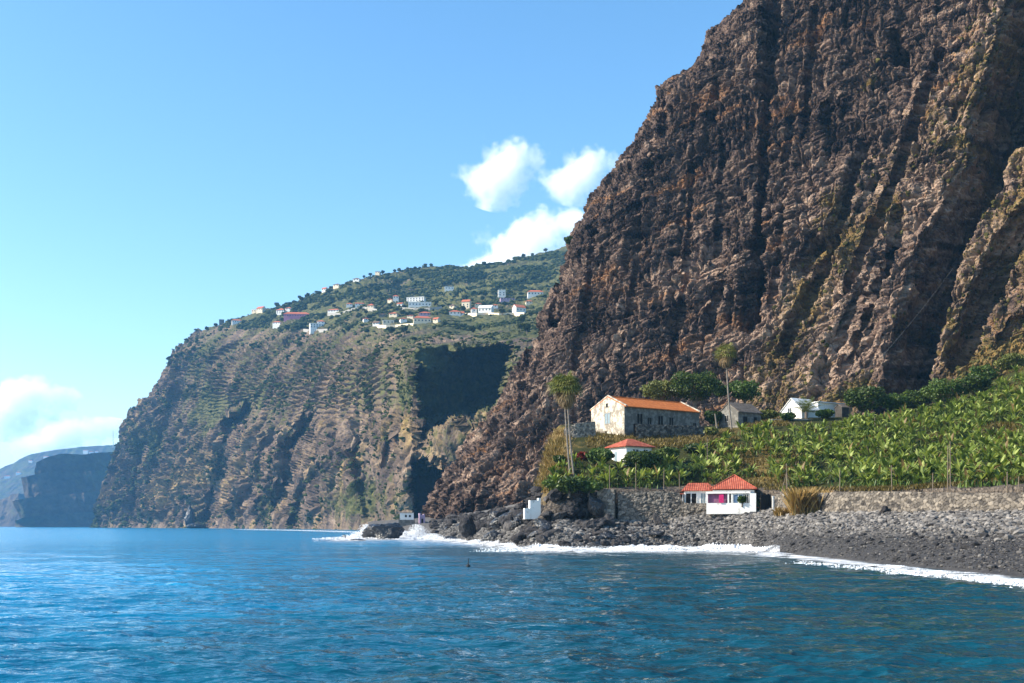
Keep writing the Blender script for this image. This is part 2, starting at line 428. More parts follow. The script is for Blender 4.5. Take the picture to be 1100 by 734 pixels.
# ================================================================== NEAR CLIFF
def build_cliff():
    b = np.concatenate([np.linspace(604, -60, 900), np.linspace(-61, -520, 110)])
    silh = np.array([(-520, 1190), (-170, 905), (0, 798), (20, 775), (40, 760), (72, 744), (85, 722), (95, 705), (120, 697), (150, 684), (185, 660), (215, 636), (240, 622),
                     (262, 609), (300, 598), (340, 580), (370, 570), (400, 553), (430, 538), (460, 514), (500, 492), (530, 476), (560, 462), (620, 440)], float)
    L = np.interp(b, silh[:, 0], silh[:, 1])
    u = np.concatenate([np.linspace(-0.16, -0.01, 24), np.linspace(0, 0.12, 150), np.linspace(0.121, 1, 880)])
    U, B = np.meshgrid(u, b)
    Lm = np.repeat(L[:, None], len(u), 1)
    A = Lm + np.maximum(U, 0) * (np.maximum(1330, Lm + 520) - Lm)
    # leaning wall plane: foot from the seaward corner (far) to the right (near)
    p0 = at(466, 562, 405); p1 = at(1180, 430, 292)
    dirh = Vector((p1.x - p0.x, p1.y - p0.y, 0)).normalized()
    nh = Vector((dirh.y, -dirh.x, 0))            # faces the sea
    if nh.y > 0: nh = -nh
    lean = 0.50
    n = Vector((nh.x, nh.y, lean)).normalized()
    c = n.dot(Vector((p0.x, p0.y, 4.0)))
    rx, ry, rz = (A - CX) / F, np.ones_like(A), (HY - B) / F
    D = (c - n.z * CAMZ) / (n.x * rx + n.y * ry + n.z * rz)
    # the wall turns away at its seaward edge
    D = D + 34 * np.clip(1 - U / 0.055, 0, 1) ** 2.2 * (U >= 0) + (U < 0) * (34 - U * 900)
    P = np.stack([rx * D, D, CAMZ + rz * D], -1)
    P[..., 0] += np.where(U < 0, -U * 330, 0)
    P[..., 2] -= np.where(U < 0, -U * 130, 0)
    sh = P.shape[:2]
    q = P.reshape(-1, 3)
    al = q @ np.array(dirh); h = q[:, 2]
    a_, b_ = A.ravel(), B.ravel()
    right = sstep(0, 1, (a_ - (985 - 0.62 * b_)) / 110)      # mossy, gullied right-hand part
    z0 = np.zeros_like(al)
    nn = np.array(n)
    # ---- large shapes: buttresses, gullies
    big = 3.6 * fbm(np.stack([al / 46, h / 120, z0], -1), 3, 1)
    big += 2.6 * ridged(np.stack([al / 17, h / 75, z0 + 4], -1), 3, 5) * (1 - 0.5 * right)
    cd = al - 0.50 * h + 9 * fbm(np.stack([al / 40, h / 40, z0], -1), 2, 8)
    big += right * 4.0 * ridged(np.stack([cd / 23, h / 160, z0 + 9], -1), 3, 31)
    gw = 4.5 * fbm(np.stack([al / 9, h / 9, z0], -1), 3, 90)
    for pts, w, dep in (([(1110, 0), (1090, 60), (1076, 120), (1058, 180), (1030, 225), (1008, 275), (994, 330), (980, 385), (966, 440)], 17, 30),
                        ([(1120, 40), (1098, 80), (1078, 135)], 26, 18),
                        ([(1112, 225), (1080, 262), (1064, 300), (1046, 345), (1026, 385)], 10, 12),
                        ([(1120, 330), (1090, 352), (1075, 370)], 8, 6),
                        ([(830, -60), (827, 30), (824, 100)], 9, 13), ([(824, 90), (821, 190), (816, 270), (812, 345)], 5, 8), ([(745, 110), (742, 200), (735, 300), (722, 380)], 2.5, 2.2), ([(690, 200), (684, 290), (672, 380)], 2.5, 2.4), ([(880, -60), (872, 60), (862, 150)], 4, 5), ([(776, 150), (771, 240), (764, 300)], 2.5, 2.6), ([(930, 150), (905, 230), (868, 320), (842, 380)], 5, 6), ([(1010, 60), (975, 150), (940, 240), (910, 310)], 5, 6), ([(960, 260), (935, 330), (905, 400)], 4, 5),
                        ([(816, 262), (811, 300), (806, 350)], 8, 8), ([(778, 300), (766, 335), (760, 352)], 6, 5),
                        ([(800, 300), (797, 345)], 5, 5), ([(787, 305), (784, 345)], 4, 4),
                        ([(712, 100), (711, 140)], 5, 7), ([(702, 150), (700, 190)], 4, 3), ([(640, 250), (630, 330), (618, 395)], 4, 4),
                        ([(880, 262), (862, 290)], 7, 6), ([(962, 40), (965, 62)], 8, 9), ([(890, 118), (888, 132)], 5, 5),
                        ([(770, 88), (764, 128)], 5, 4), ([(965, 225), (952, 300)], 4, 3), ([(925, 320), (905, 370)], 5, 4),
                        ([(850, 130), (843, 240), (830, 330)], 4, 2.5), ([(600, 300), (596, 350)], 4, 4), ([(575, 360), (560, 430)], 4, 4)):
        d, t = polydist(a_, b_, pts)
        d = d + gw * min(1.0, w / 9)
        big -= dep * np.exp(-(d / w) ** 4)
    big += 5 * sstep(470, 545, b_) * sstep(640, 560, a_)
    P1 = (q + nn * big[:, None]).reshape(sh + (3,))
    N1 = -sheet_normals(P1)
    N1 = N1 * np.sign((N1 * nn).sum(-1, keepdims=True)); N1 = (0.6 * N1 + 0.4 * nn); N1 /= np.linalg.norm(N1, axis=2, keepdims=True)
    q1 = P1.reshape(-1, 3); N1 = N1.reshape(-1, 3)
    dp = q1 @ nn; al = q1 @ np.array(dirh); h = q1[:, 2]
    def S3(u, v, k=0.0, w_=6.0): return np.stack([u, v, dp / w_ + k], -1)
    # ---- inclined lava beds
    warp = 3.2 * fbm(S3(al / 60, h / 45, 2, 60), 2, 12) + 0.4 * gnoise(S3(al / 9, h / 9, 5, 9), 13)
    tilt = 0.36 * np.clip(1 - (h - 40) / 420, 0.45, 1) * 1.25
    s = h - tilt * al + warp
    dis = np.zeros_like(al); ledge = 0
    for wd, am, sd in ((12.0, 1.1, 40), (5.2, 0.75, 41), (2.4, 0.80, 42), (1.25, 0.62, 43)):
        t = s / wd + 0.28 * fbm(S3(al / 30, h / 30, sd, 30), 2, sd)
        fr = t - np.floor(t)
        prof = sstep(0.0, 0.12, fr) * (1 - fr) ** 0.8 * 1.6
        patch = sstep(-0.30, 0.30, gnoise(S3(al / 17, s / (wd * 1.6), sd, 17), sd + 2))
        ledge = ledge + am * prof * (0.15 + 0.85 * patch)
    dis += 0.78 * ledge * (1 - 0.6 * right)
    # ---- zones of columnar fluting, rubble and bare plates
    zf = sstep(-0.1, 0.3, gnoise(S3(al / 30, s / 13, 21, 40), 63)) * (1 - 0.7 * right)
    zr = sstep(-0.1, 0.35, fbm(S3(al / 24, h / 24, 31, 24), 2, 64))
    jw = 0.5 * gnoise(S3(al / 4, h / 4, 1, 4), 65)
    def groove(v, sd, p=7): return (1 - np.abs(gnoise(v, sd))) ** p
    dis -= (0.25 + 0.75 * zf) * (2.1 * groove(S3(al / 2.3 + jw, h / 26, 0, 3), 66, 4) + 0.7 * groove(S3(al / 1.2, h / 13 + jw, 7, 2), 67, 4))
    dis -= (3.0 * groove(S3(al / 13 + jw, h / 55, 3, 9), 70, 12) + 1.7 * groove(S3(al / 5 + jw, h / 26, 4, 5), 77, 10)) * (1 - 0.5 * right)
    dis -= 1.2 * groove(S3(al / 30, s / 5.2, 8, 20), 68, 9) + 0.7 * groove(S3(al / 15, s / 2.2, 9, 10), 69, 8)
    dis -= right * (3.2 * groove(S3(cd / 11 + jw, h / 70, 3, 9), 75, 10) + 1.1 * groove(S3(cd / 4.5, h / 30, 2, 5), 76, 8))
    f1, f2, cid = worley2(al / 4.2 + jw + 0.12 * dp, s / 1.5 + jw, 61)
    dis += 0.8 * (cid - 0.5) * (1 - 0.5 * right) * (0.4 + 0.6 * zr)
    g1, g2, gid = worley2(al / 1.5 + jw + 0.3 * dp, s / 0.9 - jw, 62)
    dis += 0.95 * (gid - 0.5) * (0.3 + 0.7 * zr)
    e1, e2, eid = worley2(al / 0.85 + 0.5 * dp, s / 0.55, 162)
    dis += 0.6 * (eid - 0.5) * (0.3 + 0.7 * zr)
    k1, k2, kid = worley2(al / 13, s / 6.0, 64)
    dis += 0.9 * (kid - 0.5) * (1 - 0.5 * right)
    dis += (0.4 + 1.0 * zr) * 0.55 * fbm(S3(al / 5.0, s / 2.0, 0, 4), 5, 71, 0.62)
    dis += right * 0.55 * fbm(S3(al / 1.6, h / 1.6, 4, 1.6), 3, 72, 0.7)
    out = q1 + N1 * dis[:, None]
    w1, w2, wid = worley2(al / 6.5 + jw, h / 15 + jw, 164)
    out = out + nn * (1.5 * (wid - 0.5))[:, None]
    # zones of the rock's own colour
    moss = 0.03 + 0.52 * right
    moss += 0.34 * blob(a_, b_, 935, 85, 20, 45, 15) + 0.20 * blob(a_, b_, 890, 240, 34, 110, 25) + 0.14 * blob(a_, b_, 840, 350, 20, 90, 25)
    moss += 0.32 * blob(a_, b_, 555, 455, 30, 16, -35) + 0.25 * blob(a_, b_, 525, 490, 26, 16, -40)
    moss += 0.35 * blob(a_, b_, 1070, 400, 60, 30, 0)
    moss += 0.42 * fbm(np.stack([al / 12, h / 16, z0 + 7], -1), 5, 101, 0.62) - 0.12
    moss += 0.30 * sstep(0.05, 0.4, fbm(np.stack([al / 20, s / 6, z0 + 17], -1), 4, 103, 0.6)) * sstep(700, 900, a_ + 0.3 * (300 - b_))
    bare = blob(a_, b_, 970, 270, 90, 30, -55) + blob(a_, b_, 960, 380, 50, 50)
    moss -= 0.32 * bare
    och = np.zeros_like(al)
    bandn = gnoise(np.stack([al / 30, s / 3.0, z0 + 1], -1), 111)
    och += 0.85 * sstep(0.18, 0.45, bandn) * sstep(-0.2, 0.3, gnoise(np.stack([al / 30, h / 30, z0 + 2], -1), 112))
    och += 0.9 * blob(a_, b_, 790, 345, 22, 6, -6) + 0.8 * blob(a_, b_, 730, 378, 40, 6, -22) + 0.6 * blob(a_, b_, 760, 100, 26, 6, -20) + 0.7 * blob(a_, b_, 870, 42, 20, 4, -35)
    och += 0.7 * blob(a_, b_, 828, 318, 24, 4, -45) + 0.5 * blob(a_, b_, 990, 130, 20, 4, -50) + 0.5 * blob(a_, b_, 650, 305, 16, 12, -20) + 0.4 * blob(a_, b_, 545, 505, 25, 14, -35)
    tone = 0.30 + 0.22 * (cid - 0.5) + 0.32 * (gid - 0.5) + 0.22 * (eid - 0.5) + 0.16 * (kid - 0.5) + 0.34 * fbm(np.stack([al / 20, s / 1.6, z0], -1), 4, 121)
    tone -= 0.26 * sstep(0.05, 0.4, gnoise(np.stack([al / 30, s / 2.2, z0 + 6], -1), 122)) + 0.2 * sstep(0.1, 0.5, gnoise(np.stack([al / 18, h / 26, z0 + 16], -1), 123))
    tone += 0.28 * blob(a_, b_, 740, 280, 60, 16, -15) + 0.25 * blob(a_, b_, 850, 215, 30, 20, -30) + 0.18 * right
    tone += 0.20 * sstep(-0.1, 0.4, gnoise(np.stack([al / 45, s / 5, z0 + 3], -1), 131)) + 0.10 * (1 - zr) - 0.10 * (1 - right) * sstep(330, 230, b_)
    tone -= 0.16 * blob(a_, b_, 980, 350, 40, 90, 15)
    o = mesh_np('cliff', out, grid_faces(*sh, flip=True), M['cliff'],
                {'tone': np.clip(tone, 0, 1), 'moss': np.clip(moss, 0, 1), 'ochre': np.clip(och, 0, 1)})
    tag(o, 'towering dark brown layered sea cliff filling the right of the view', 'cliff', None, 'structure')
    return o, out.reshape(sh + (3,)), A, B, moss.reshape(sh)

cliff, CP, CA, CB, CM = build_cliff()

# ================================================================== MOUNTAIN
def build_mountain():
    sky = np.array([(97, 567), (103, 558), (107, 540), (113, 518), (121, 492), (128, 476), (133, 458), (139, 440), (150, 430), (163, 421), (172, 405), (181, 390), (185, 377), (192, 374),
                    (204, 362), (214, 353), (236, 347), (243, 344), (262, 339), (275, 333), (290, 329), (310, 325), (335, 314), (360, 306), (383, 300), (405, 294),
                    (430, 290), (460, 286), (500, 286), (540, 281), (570, 273), (600, 265), (640, 256), (700, 246)], float)
    a = np.concatenate([np.linspace(97, 195, 170), np.linspace(195.8, 690, 560)])
    st = np.interp(a, sky[:, 0], sky[:, 1])
    nrow = 330
    t = np.linspace(0, 1, nrow)
    base = 580
    A = np.repeat(a[None], nrow, 0); T = np.repeat(t[:, None], len(a), 1)
    B = base + (st[None] - base) * T
    ctl = [(97, 580, 2450), (100, 566, 2450), (200, 580, 1900), (200, 566, 1920), (330, 580, 1330), (330, 566, 1350), (420, 580, 930), (420, 566, 940), (480, 566, 800), (560, 566, 740), (690, 566, 700),
           (130, 470, 2500), (190, 376, 2280), (190, 460, 2120), (240, 345, 2250), (300, 326, 2200), (400, 296, 2150), (500, 286, 2150), (600, 265, 2200), (690, 247, 2250),
           (300, 345, 1950), (400, 325, 1800), (450, 325, 1720), (520, 328, 1580), (580, 318, 1560), (690, 310, 1500), (500, 305, 1900), (600, 290, 1900),
           (300, 372, 1780), (240, 380, 2000), (380, 365, 1420), (440, 371, 1010), (500, 367, 960), (560, 364, 950), (640, 360, 940), (440, 362, 1150), (500, 358, 1150), (560, 352, 1150),
           (300, 430, 1580), (230, 430, 1900), (380, 430, 1210), (430, 430, 960), (430, 500, 910), (300, 500, 1440), (200, 510, 1980), (140, 520, 2330), (380, 500, 1120)]
    ev = tps([(x, y) for x, y, _ in ctl], [math.log(d) for *_, d in ctl])
    D = np.exp(ev(np.stack([A.ravel(), B.ravel()], -1))).reshape(A.shape)
    a_, b_ = A, B
    # the ravine between the mountain and the near cliff
    wl = 7.0 * fbm(np.stack([B.ravel() / 16, A.ravel() / 16, A.ravel() * 0], -1), 3, 5, 0.6).reshape(A.shape)
    left = np.interp(B, [360, 372, 400, 440, 470, 500, 530, 560], [446, 442, 440, 447, 444, 440, 438, 440]) + wl
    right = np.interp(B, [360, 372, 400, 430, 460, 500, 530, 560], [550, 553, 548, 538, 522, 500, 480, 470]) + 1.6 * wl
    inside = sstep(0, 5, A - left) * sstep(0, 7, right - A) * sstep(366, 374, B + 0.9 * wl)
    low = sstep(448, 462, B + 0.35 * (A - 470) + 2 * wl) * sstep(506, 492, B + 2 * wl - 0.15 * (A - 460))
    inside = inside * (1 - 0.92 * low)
    ledge = 0.9 * blob(A, B, 474, 451, 17, 4, -20) + 0.95 * blob(A, B, 472, 474, 26, 9) + 0.5 * blob(A, B, 455, 395, 6, 10) + 0.6 * blob(A, B, 535, 392, 14, 5)
    Din = (905 + 0.18 * (B - 372)) + 1.75 * np.maximum(A - left, 0) + 14 * gnoise(np.stack([A.ravel() / 13, B.ravel() / 20, 0 * A.ravel()], -1), 6).reshape(A.shape)
    Din = Din - 70 * ledge
    D = D + (Din - D) * inside
    # sharp spur on its left
    D = D * (1 - 0.035 * np.exp(-((A - left + 6) / 9) ** 2) * sstep(366, 385, B))
    # other ribs and hollows: (line, width, share of the distance)
    for pts, w, dep in (([(332, 450), (318, 490), (300, 540)], 9, 0.030), ([(250, 450), (236, 520), (225, 560)], 8, 0.02), ([(262, 440), (250, 452)], 10, 0.03), ([(322, 470), (308, 482)], 10, 0.03),
                        ([(195, 400), (180, 460), (160, 540)], 7, 0.014), ([(380, 480), (392, 520), (400, 555)], 9, 0.03), ([(345, 505), (330, 530), (318, 560)], 8, 0.022),
                        ([(290, 470), (278, 500), (262, 545)], 7, 0.014), ([(155, 480), (148, 520), (140, 560)], 6, 0.012),
                        ([(285, 350), (262, 366), (232, 385)], 8, 0.016), ([(330, 350), (312, 366)], 7, 0.014), ([(420, 470), (414, 500)], 5, 0.02), ([(405, 385), (398, 440)], 5, 0.012),
                        ([(520, 300), (470, 312), (430, 308)], 7, 0.02), ([(590, 300), (540, 312)], 7, 0.02)):
        d, _ = polydist(A, B, pts)
        D = D * (1 + 1.9 * dep * np.exp(-(d / w) ** 2))
    for pts, w, dep in (([(350, 470), (338, 520), (328, 560)], 7, 0.02), ([(205, 440), (185, 520)], 8, 0.012), ([(430, 400), (432, 470), (425, 520)], 6, 0.012)):
        d, _ = polydist(A, B, pts)
        D = D * (1 - dep * np.exp(-(d / w) ** 2))
    P = np.stack([(A - CX) / F * D, D, CAMZ + (HY - B) / F * D], -1)
    # land behind the skyline
    back = []
    for k in range(1, 7):
        r = P[-1].copy(); r[:, 1] += 60 * k ** 1.5; r[:, 0] += 12 * k; r[:, 2] = np.maximum(r[:, 2] * (1 - 0.012 * k ** 1.6), -3) - 2
        back.append(r)
    P = np.concatenate([P, np.array(back)], 0)
    A = np.concatenate([A] + [A[-1:]] * 6, 0); B = np.concatenate([B] + [B[-1:] - 0.01] * 6, 0)
    sh = P.shape[:2]; q = P.reshape(-1, 3); a_, b_ = A.ravel(), B.ravel()
    rel = np.clip(np.linalg.norm(q[:, :2], axis=1) / 1500, 0.45, 1.6)
    terr = np.clip(blob(a_, b_, 300, 400, 75, 38) * 1.4 + blob(a_, b_, 375, 400, 50, 45) * 0.9 + blob(a_, b_, 470, 308, 150, 32) * 1.0 + 1.0 * blob(a_, b_, 245, 400, 30, 35), 0, 1)
    terr *= sstep(438, 425, a_ - 200 * (b_ < 355))
    steep = sstep(430, 475, b_ + 0.12 * (a_ - 300)) * (a_ < 445) + sstep(230, 190, a_)
    steep = np.clip(steep + sstep(440, 446, a_) * sstep(436, 446, b_) * 0.8, 0, 1)
    nn = np.array([-0.55, -0.78, 0.30]); nn /= np.linalg.norm(nn)
    NS = sheet_normals(P); NS = NS * np.sign((NS @ np.array([0.0, -1.0, 0.25]))[..., None]); NS = 0.6 * NS + 0.4 * nn; NS = (NS / np.linalg.norm(NS, axis=2, keepdims=True)).reshape(-1, 3)
    al = q @ np.array([0.82, -0.57, 0]); h = q[:, 2]; z0 = np.zeros_like(al)
    dis = 9 * fbm(q / 130, 4, 3)
    dis += (7 + 17 * steep) * ridged(np.stack([(al + 0.35 * h) / 42, h / 170, z0], -1), 3, 8) * (1 - 0.6 * terr)
    dis += (2.0 + 4.0 * steep) * (1 - 0.6 * terr) * fbm(q / 30, 5, 15, 0.55)
    cdm = al - 0.75 * h + 14 * fbm(q / 70, 2, 27)
    dis += 19 * steep * ridged(np.stack([cdm / 46, h / 190, z0 + 3], -1), 4, 28, 0.6)
    dis -= (2 + 5 * steep) * (1 - np.abs(gnoise(np.stack([cdm / 19, h / 80, z0], -1), 29))) ** 6
    dis -= (1.5 - 1.3 * steep) * (1 - np.abs(gnoise(np.stack([al / 50, (h + 0.2 * al) / 14, z0], -1), 30))) ** 6 * (1 - terr)
    f1, f2, cid = worley2(al / 11, h / 8 + 0.02 * al, 17)
    dis += (1.0 - 0.6 * steep) * (1 - terr) * (cid - 0.5)
    g1, g2, gid = worley2(al / 26, h / 17, 18)
    dis += (1.5 - 0.8 * steep) * (gid - 0.5) * (1 - terr)
    dis += 3.2 * steep * ridged(np.stack([cdm / 14, h / 60, z0 + 5], -1), 3, 38, 0.6)
    tz = (h + 9 * fbm(q / 70, 3, 21) + 0.05 * al) / 6.6
    fr = tz - np.floor(tz)
    dis += terr * 1.35 * (0.5 + 0.8 * sstep(-0.3, 0.3, fbm(q / 45, 2, 22))) * 4.4 * (sstep(0, 0.25, fr) * (1 - fr)) * 1.6
    fadebase = sstep(0, 25, h)
    ms, mf = (dis * steep).sum() / (steep.sum() + 1), (dis * (1 - steep)).sum() / ((1 - steep).sum() + 1)
    dis -= ms * steep + mf * (1 - steep) + 3
    rec = inside_pad(inside)
    fz = h / 17 + 0.6 * fbm(q / 40, 2, 33); frr = fz - np.floor(fz)
    dis += rec * (7 * sstep(0, 0.2, frr) * (1 - frr) + 6 * fbm(q / 20, 4, 34, 0.65))
    rim = np.ones(sh); rim[-60:] = np.linspace(1, 0.35, 60)[:, None]
    out = q + NS * (dis * rel * rim.ravel() * (0.25 + 0.75 * fadebase))[:, None]
    moss = 0.52 - 0.30 * steep + 0.30 * sstep(362, 335, b_) + 0.62 * fbm(q / 70, 4, 31) + 0.22 * (1 - terr) * (cid - 0.5)
    moss += 0.35 * blob(a_, b_, 215, 440, 22, 45, 20) + 0.35 * blob(a_, b_, 165, 470, 16, 30, 20) + 0.4 * blob(a_, b_, 425, 430, 10, 16) + 0.45 * blob(a_, b_, 385, 540, 40, 22) + 0.3 * blob(a_, b_, 545, 350, 30, 10)
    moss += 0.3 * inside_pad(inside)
    och = 0.85 * sstep(-0.05, 0.4, fbm(np.stack([cdm / 34, h / 150, z0 + 2], -1), 4, 41, 0.6)) * (0.3 + 0.7 * steep)
    och += 0.8 * blob(a_, b_, 438, 465, 8, 18) + 0.6 * blob(a_, b_, 200, 510, 40, 16, -35) + 0.6 * blob(a_, b_, 170, 530, 26, 10, -40) + 0.6 * blob(a_, b_, 225, 515, 20, 8)
    och += 0.55 * terr * (fr > 0.6)
    moss -= 0.25 * terr * (fr < 0.3)
    tone = 0.36 + 0.28 * (1 - terr) * (cid - 0.5) + 0.2 * (gid - 0.5) + 0.45 * fbm(q / 30, 4, 51, 0.6) - 0.25 * sstep(0.0, 0.4, fbm(np.stack([cdm / 40, h / 90, z0], -1), 3, 53)) + 0.12 * terr * (fr > 0.7)
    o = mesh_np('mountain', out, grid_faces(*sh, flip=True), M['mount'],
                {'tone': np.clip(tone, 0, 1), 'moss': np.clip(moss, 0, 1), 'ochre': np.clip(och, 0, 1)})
    tag(o, 'terraced green and brown mountain falling to the sea behind the cliff', 'mountain', None, 'structure')
    return o, out.reshape(sh + (3,)), A, B, inside_pad(inside).reshape(sh)

def inside_pad(x): return np.concatenate([x, np.repeat(x[-1:], 6, 0)], 0).ravel()

mountain, MP, MA, MBb, MIN = build_mountain()
mount_bvh = bvh_of(mountain)

# ================================================================== FAR HEADLANDS
def build_headland(name, label, sky, D0, D1, amp, seed, stp, moss0, ledges=0.0):
    sky = np.array(sky, float)
    a = np.linspace(sky[0, 0], sky[-1, 0], 260); st = np.interp(a, sky[:, 0], sky[:, 1])
    t = np.linspace(0, 1, 130)
    A = np.repeat(a[None], 130, 0); T = np.repeat(t[:, None], 260, 1); B = 568.5 + (st[None] - 568.5) * T
    D = D0 + (D1 - D0) * (A - a[0]) / (a[-1] - a[0]) + stp * T
    P = np.stack([(A - CX) / F * D, D, CAMZ + (HY - B) / F * D], -1)
    back = []
    for k in range(1, 5):
        r = P[-1].copy(); r[:, 1] += 150 * k ** 1.4; r[:, 2] = r[:, 2] * (1 - 0.03 * k * k) - 4; back.append(r)
    P = np.concatenate([P, np.array(back)], 0); sh = P.shape[:2]; q = P.reshape(-1, 3)
    h = q[:, 2]; z0 = 0 * h
    dis = amp * fbm(q / (amp * 6), 5, seed, 0.6) + amp * 1.4 * ridged(np.stack([q[:, 0] / (amp * 5), h / (amp * 14), z0], -1), 3, seed + 3)
    if ledges:
        t = (h - 0.12 * q[:, 0] + amp * fbm(q / (amp * 8), 2, seed + 5)) / ledges
        fr = t - np.floor(t); dis += amp * 2.6 * fr
    dis = dis - dis.mean() - amp * 0.5
    out = q + np.array([-0.06, -0.98, 0.08]) * dis[:, None] * sstep(-2, 30, h)[:, None]
    moss = moss0 + 0.5 * fbm(q / (amp * 4), 4, seed + 7)
    tone = 0.4 + 0.4 * fbm(q / (amp * 1.5), 4, seed + 9)
    o = mesh_np(name, out, grid_faces(*sh, flip=True), M['head'], {'tone': np.clip(tone, 0, 1), 'moss': np.clip(moss, 0, 1), 'ochre': np.clip(tone * 0.3, 0, 1)})
    tag(o, label, 'headland', None, 'structure')
    return o

head1 = build_headland('headland', 'dark blue rocky headland beyond the left foot of the mountain',
                       [(17, 566), (19, 552), (21, 530), (26, 520), (33, 505), (40, 497), (60, 492), (72, 489), (76, 489), (95, 490), (110, 488), (128, 487), (160, 486)], 3350, 3480, 38, 4, 190, 0.34, 66)
head2 = build_headland('far_hills', 'pale blue hillside farthest away at the left edge of the sea',
                       [(-60, 545), (-30, 522), (0, 503), (15, 496), (30, 489), (45, 485.5), (60, 483), (80, 480.5), (100, 479), (122, 478), (170, 477)], 5600, 6200, 22, 14, 1200, 0.5)
head3 = build_headland('headland', 'low dark shoulder of land at the left edge above the sea',
                       [(-90, 545), (-20, 540), (0, 536), (12, 531), (20, 530), (30, 545), (40, 566)], 4600, 4400, 20, 24, 120, 0.3)
head1_bvh, head2_bvh = bvh_of(head1), bvh_of(head2)

# ================================================================== BEACH
WL = np.array([(395, 577.5), (430, 578), (480, 580), (520, 585), (560, 590), (600, 592), (650, 591.5), (700, 590), (750, 590), (790, 591), (830, 594), (880, 599), (940, 605), (1000, 611), (1060, 617.5), (1100, 621), (1180, 630), (1260, 640), (1450, 662), (1700, 690), (2100, 735)], float)
BK = np.array([(395, 566, 410), (430, 564, 402), (480, 561, 385), (520, 558, 300), (560, 553, 240), (600, 551, 214), (650, 561, 207), (720, 561, 205), (762, 550, 205), (820, 549, 199), (900, 551, 180), (1000, 550, 158), (1100, 549, 142), (1180, 547, 130), (1260, 545, 120), (1450, 541, 105), (1700, 536, 92), (2100, 528, 78)], float)

def beach_pt(a, t):
    Dw = 4800 / (np.interp(a, WL[:, 0], WL[:, 1]) - HY)
    Db = np.interp(a, BK[:, 0], BK[:, 2]); Zb = CAMZ + (HY - np.interp(a, BK[:, 0], BK[:, 1])) / F * Db
    D = Dw + (Db - Dw) * t
    Dc = np.maximum(Db - Dw, 12)
    Z = np.where(t >= 0, Zb * np.sign(t) * np.abs(t) ** 0.85, 0.12 * t * Dc)
    X = (a - CX) / F * D
    q = np.stack([X, D, Z], -1)
    nz = 0.30 * fbm(np.stack([X / 5, D / 5, 0 * X], -1), 4, 77) + 0.16 * gnoise(np.stack([X / 1.1, D / 1.1, 0 * X], -1), 78)
    q[..., 2] += nz * np.clip(0.4 + 2 * t, 0.25, 1) * np.clip(1.6 - (a - 500) / 700, 0.5, 1.3)
    return q

def build_beach():
    a = np.concatenate([np.linspace(395, 1200, 720), np.linspace(1202, 2080, 200)]); t = np.concatenate([np.linspace(-1.0, -0.02, 24), np.linspace(0, 1.0, 130), np.linspace(1.02, 1.6, 10)])
    Aa, Tt = np.meshgrid(a, t)
    q = beach_pt(Aa.ravel(), Tt.ravel())
    wet = np.maximum(sstep(1.5, 0.3, q[:, 2]), sstep(3.6, 2.2, q[:, 2] + 0.5 * gnoise(q / 5, 3)) * sstep(780, 850, Aa.ravel()))
    tone = np.clip(0.30 - 0.25 * wet + 0.15 * fbm(q / 3.0, 3, 9), 0, 1)
    o = mesh_np('beach', q, grid_faces(len(t), len(a)), M['pebble'], {'tone': tone}, True)
    tag(o, 'black pebble beach sloping from the stone walls down to the surf', 'beach', None, 'structure')
    return o
beach = build_beach()

def scatter_pebbles():
    r = np.random.default_rng(5)
    N = 38000
    a = r.uniform(470, 1290, N); t = r.uniform(0.02, 1.08, N) ** 1.0
    q = beach_pt(a, t)
    sz = 0.10 + 0.30 * r.uniform(0, 1, N) ** 3 + 0.28 * np.clip(1 - (a - 560) / 330, 0, 1) * r.uniform(0, 1, N) ** 1.5
    sz = sz * (0.55 + 0.75 * t)
    sz *= np.where((a > 820) & (t < 0.5), 0.55 + 0.9 * (r.uniform(0, 1, N) > 0.93), 1)
    wet = np.where(a > 810, sstep(3.7, 2.0, q[:, 2] + 0.6 * gnoise(np.stack([q[:, 0] / 6, q[:, 1] / 6, 0 * a], -1), 4)), sstep(1.7, 0.5, q[:, 2]))
    tone = np.clip(r.normal(0.52, 0.30, N) - 0.42 * wet * (a > 790) - 0.12 * (a < 790), 0, 1)
    var, bf = stone_variants(10, 0, 0.45, 3)
    scl = sz[:, None] * r.uniform(0.7, 1.35, (N, 3)) * np.array([1.15, 1, 0.72])
    q[:, 2] += sz * 0.25
    o = merge_scatter('pebbles', var, bf, q, scl, M['pebble'], tone, 8)
    tag(o, 'loose grey and black stones covering the beach', 'pebbles', None, 'stuff')
scatter_pebbles()

# ================================================================== HILLSIDE WITH PLANTATION
HC = [(560, 533, 212), (580, 523, 206), (600, 530, 206), (650, 528, 208), (720, 527, 208.5), (820, 528, 202), (900, 527, 181), (1000, 526, 158), (1100, 524, 141), (1180, 522, 128), (1260, 520, 118),
      (575, 497, 222), (585, 478, 240), (590, 466, 262), (620, 500, 222), (640, 493, 228), (700, 497, 228), (800, 492, 228), (900, 487, 222), (1000, 483, 212), (1100, 470, 205), (1200, 460, 195),
      (620, 472, 246), (640, 470, 248), (700, 469, 250), (757, 467, 258), (800, 458, 262), (870, 449, 268), (950, 447, 268), (1030, 432, 264), (1100, 402, 262), (1180, 385, 258), (1260, 380, 255), (1500, 370, 235), (1700, 366, 220), (1500, 512, 106), (1700, 506, 94),
      (600, 455, 300), (680, 462, 300), (800, 455, 320), (950, 450, 325), (1030, 440, 310), (1100, 396, 296), (1180, 372, 290), (1260, 365, 285)]
_hp = [at(*c) for c in HC]
_hz = tps([(p.x, p.y) for p in _hp], [p.z for p in _hp])
def hill_z(X, Y):
    X = np.atleast_1d(np.asarray(X, float)); Y = np.atleast_1d(np.asarray(Y, float))
    z = _hz(np.stack([X, Y], -1))
    return z + 0.35 * fbm(np.stack([X / 6, Y / 6, 0 * X], -1), 3, 55)
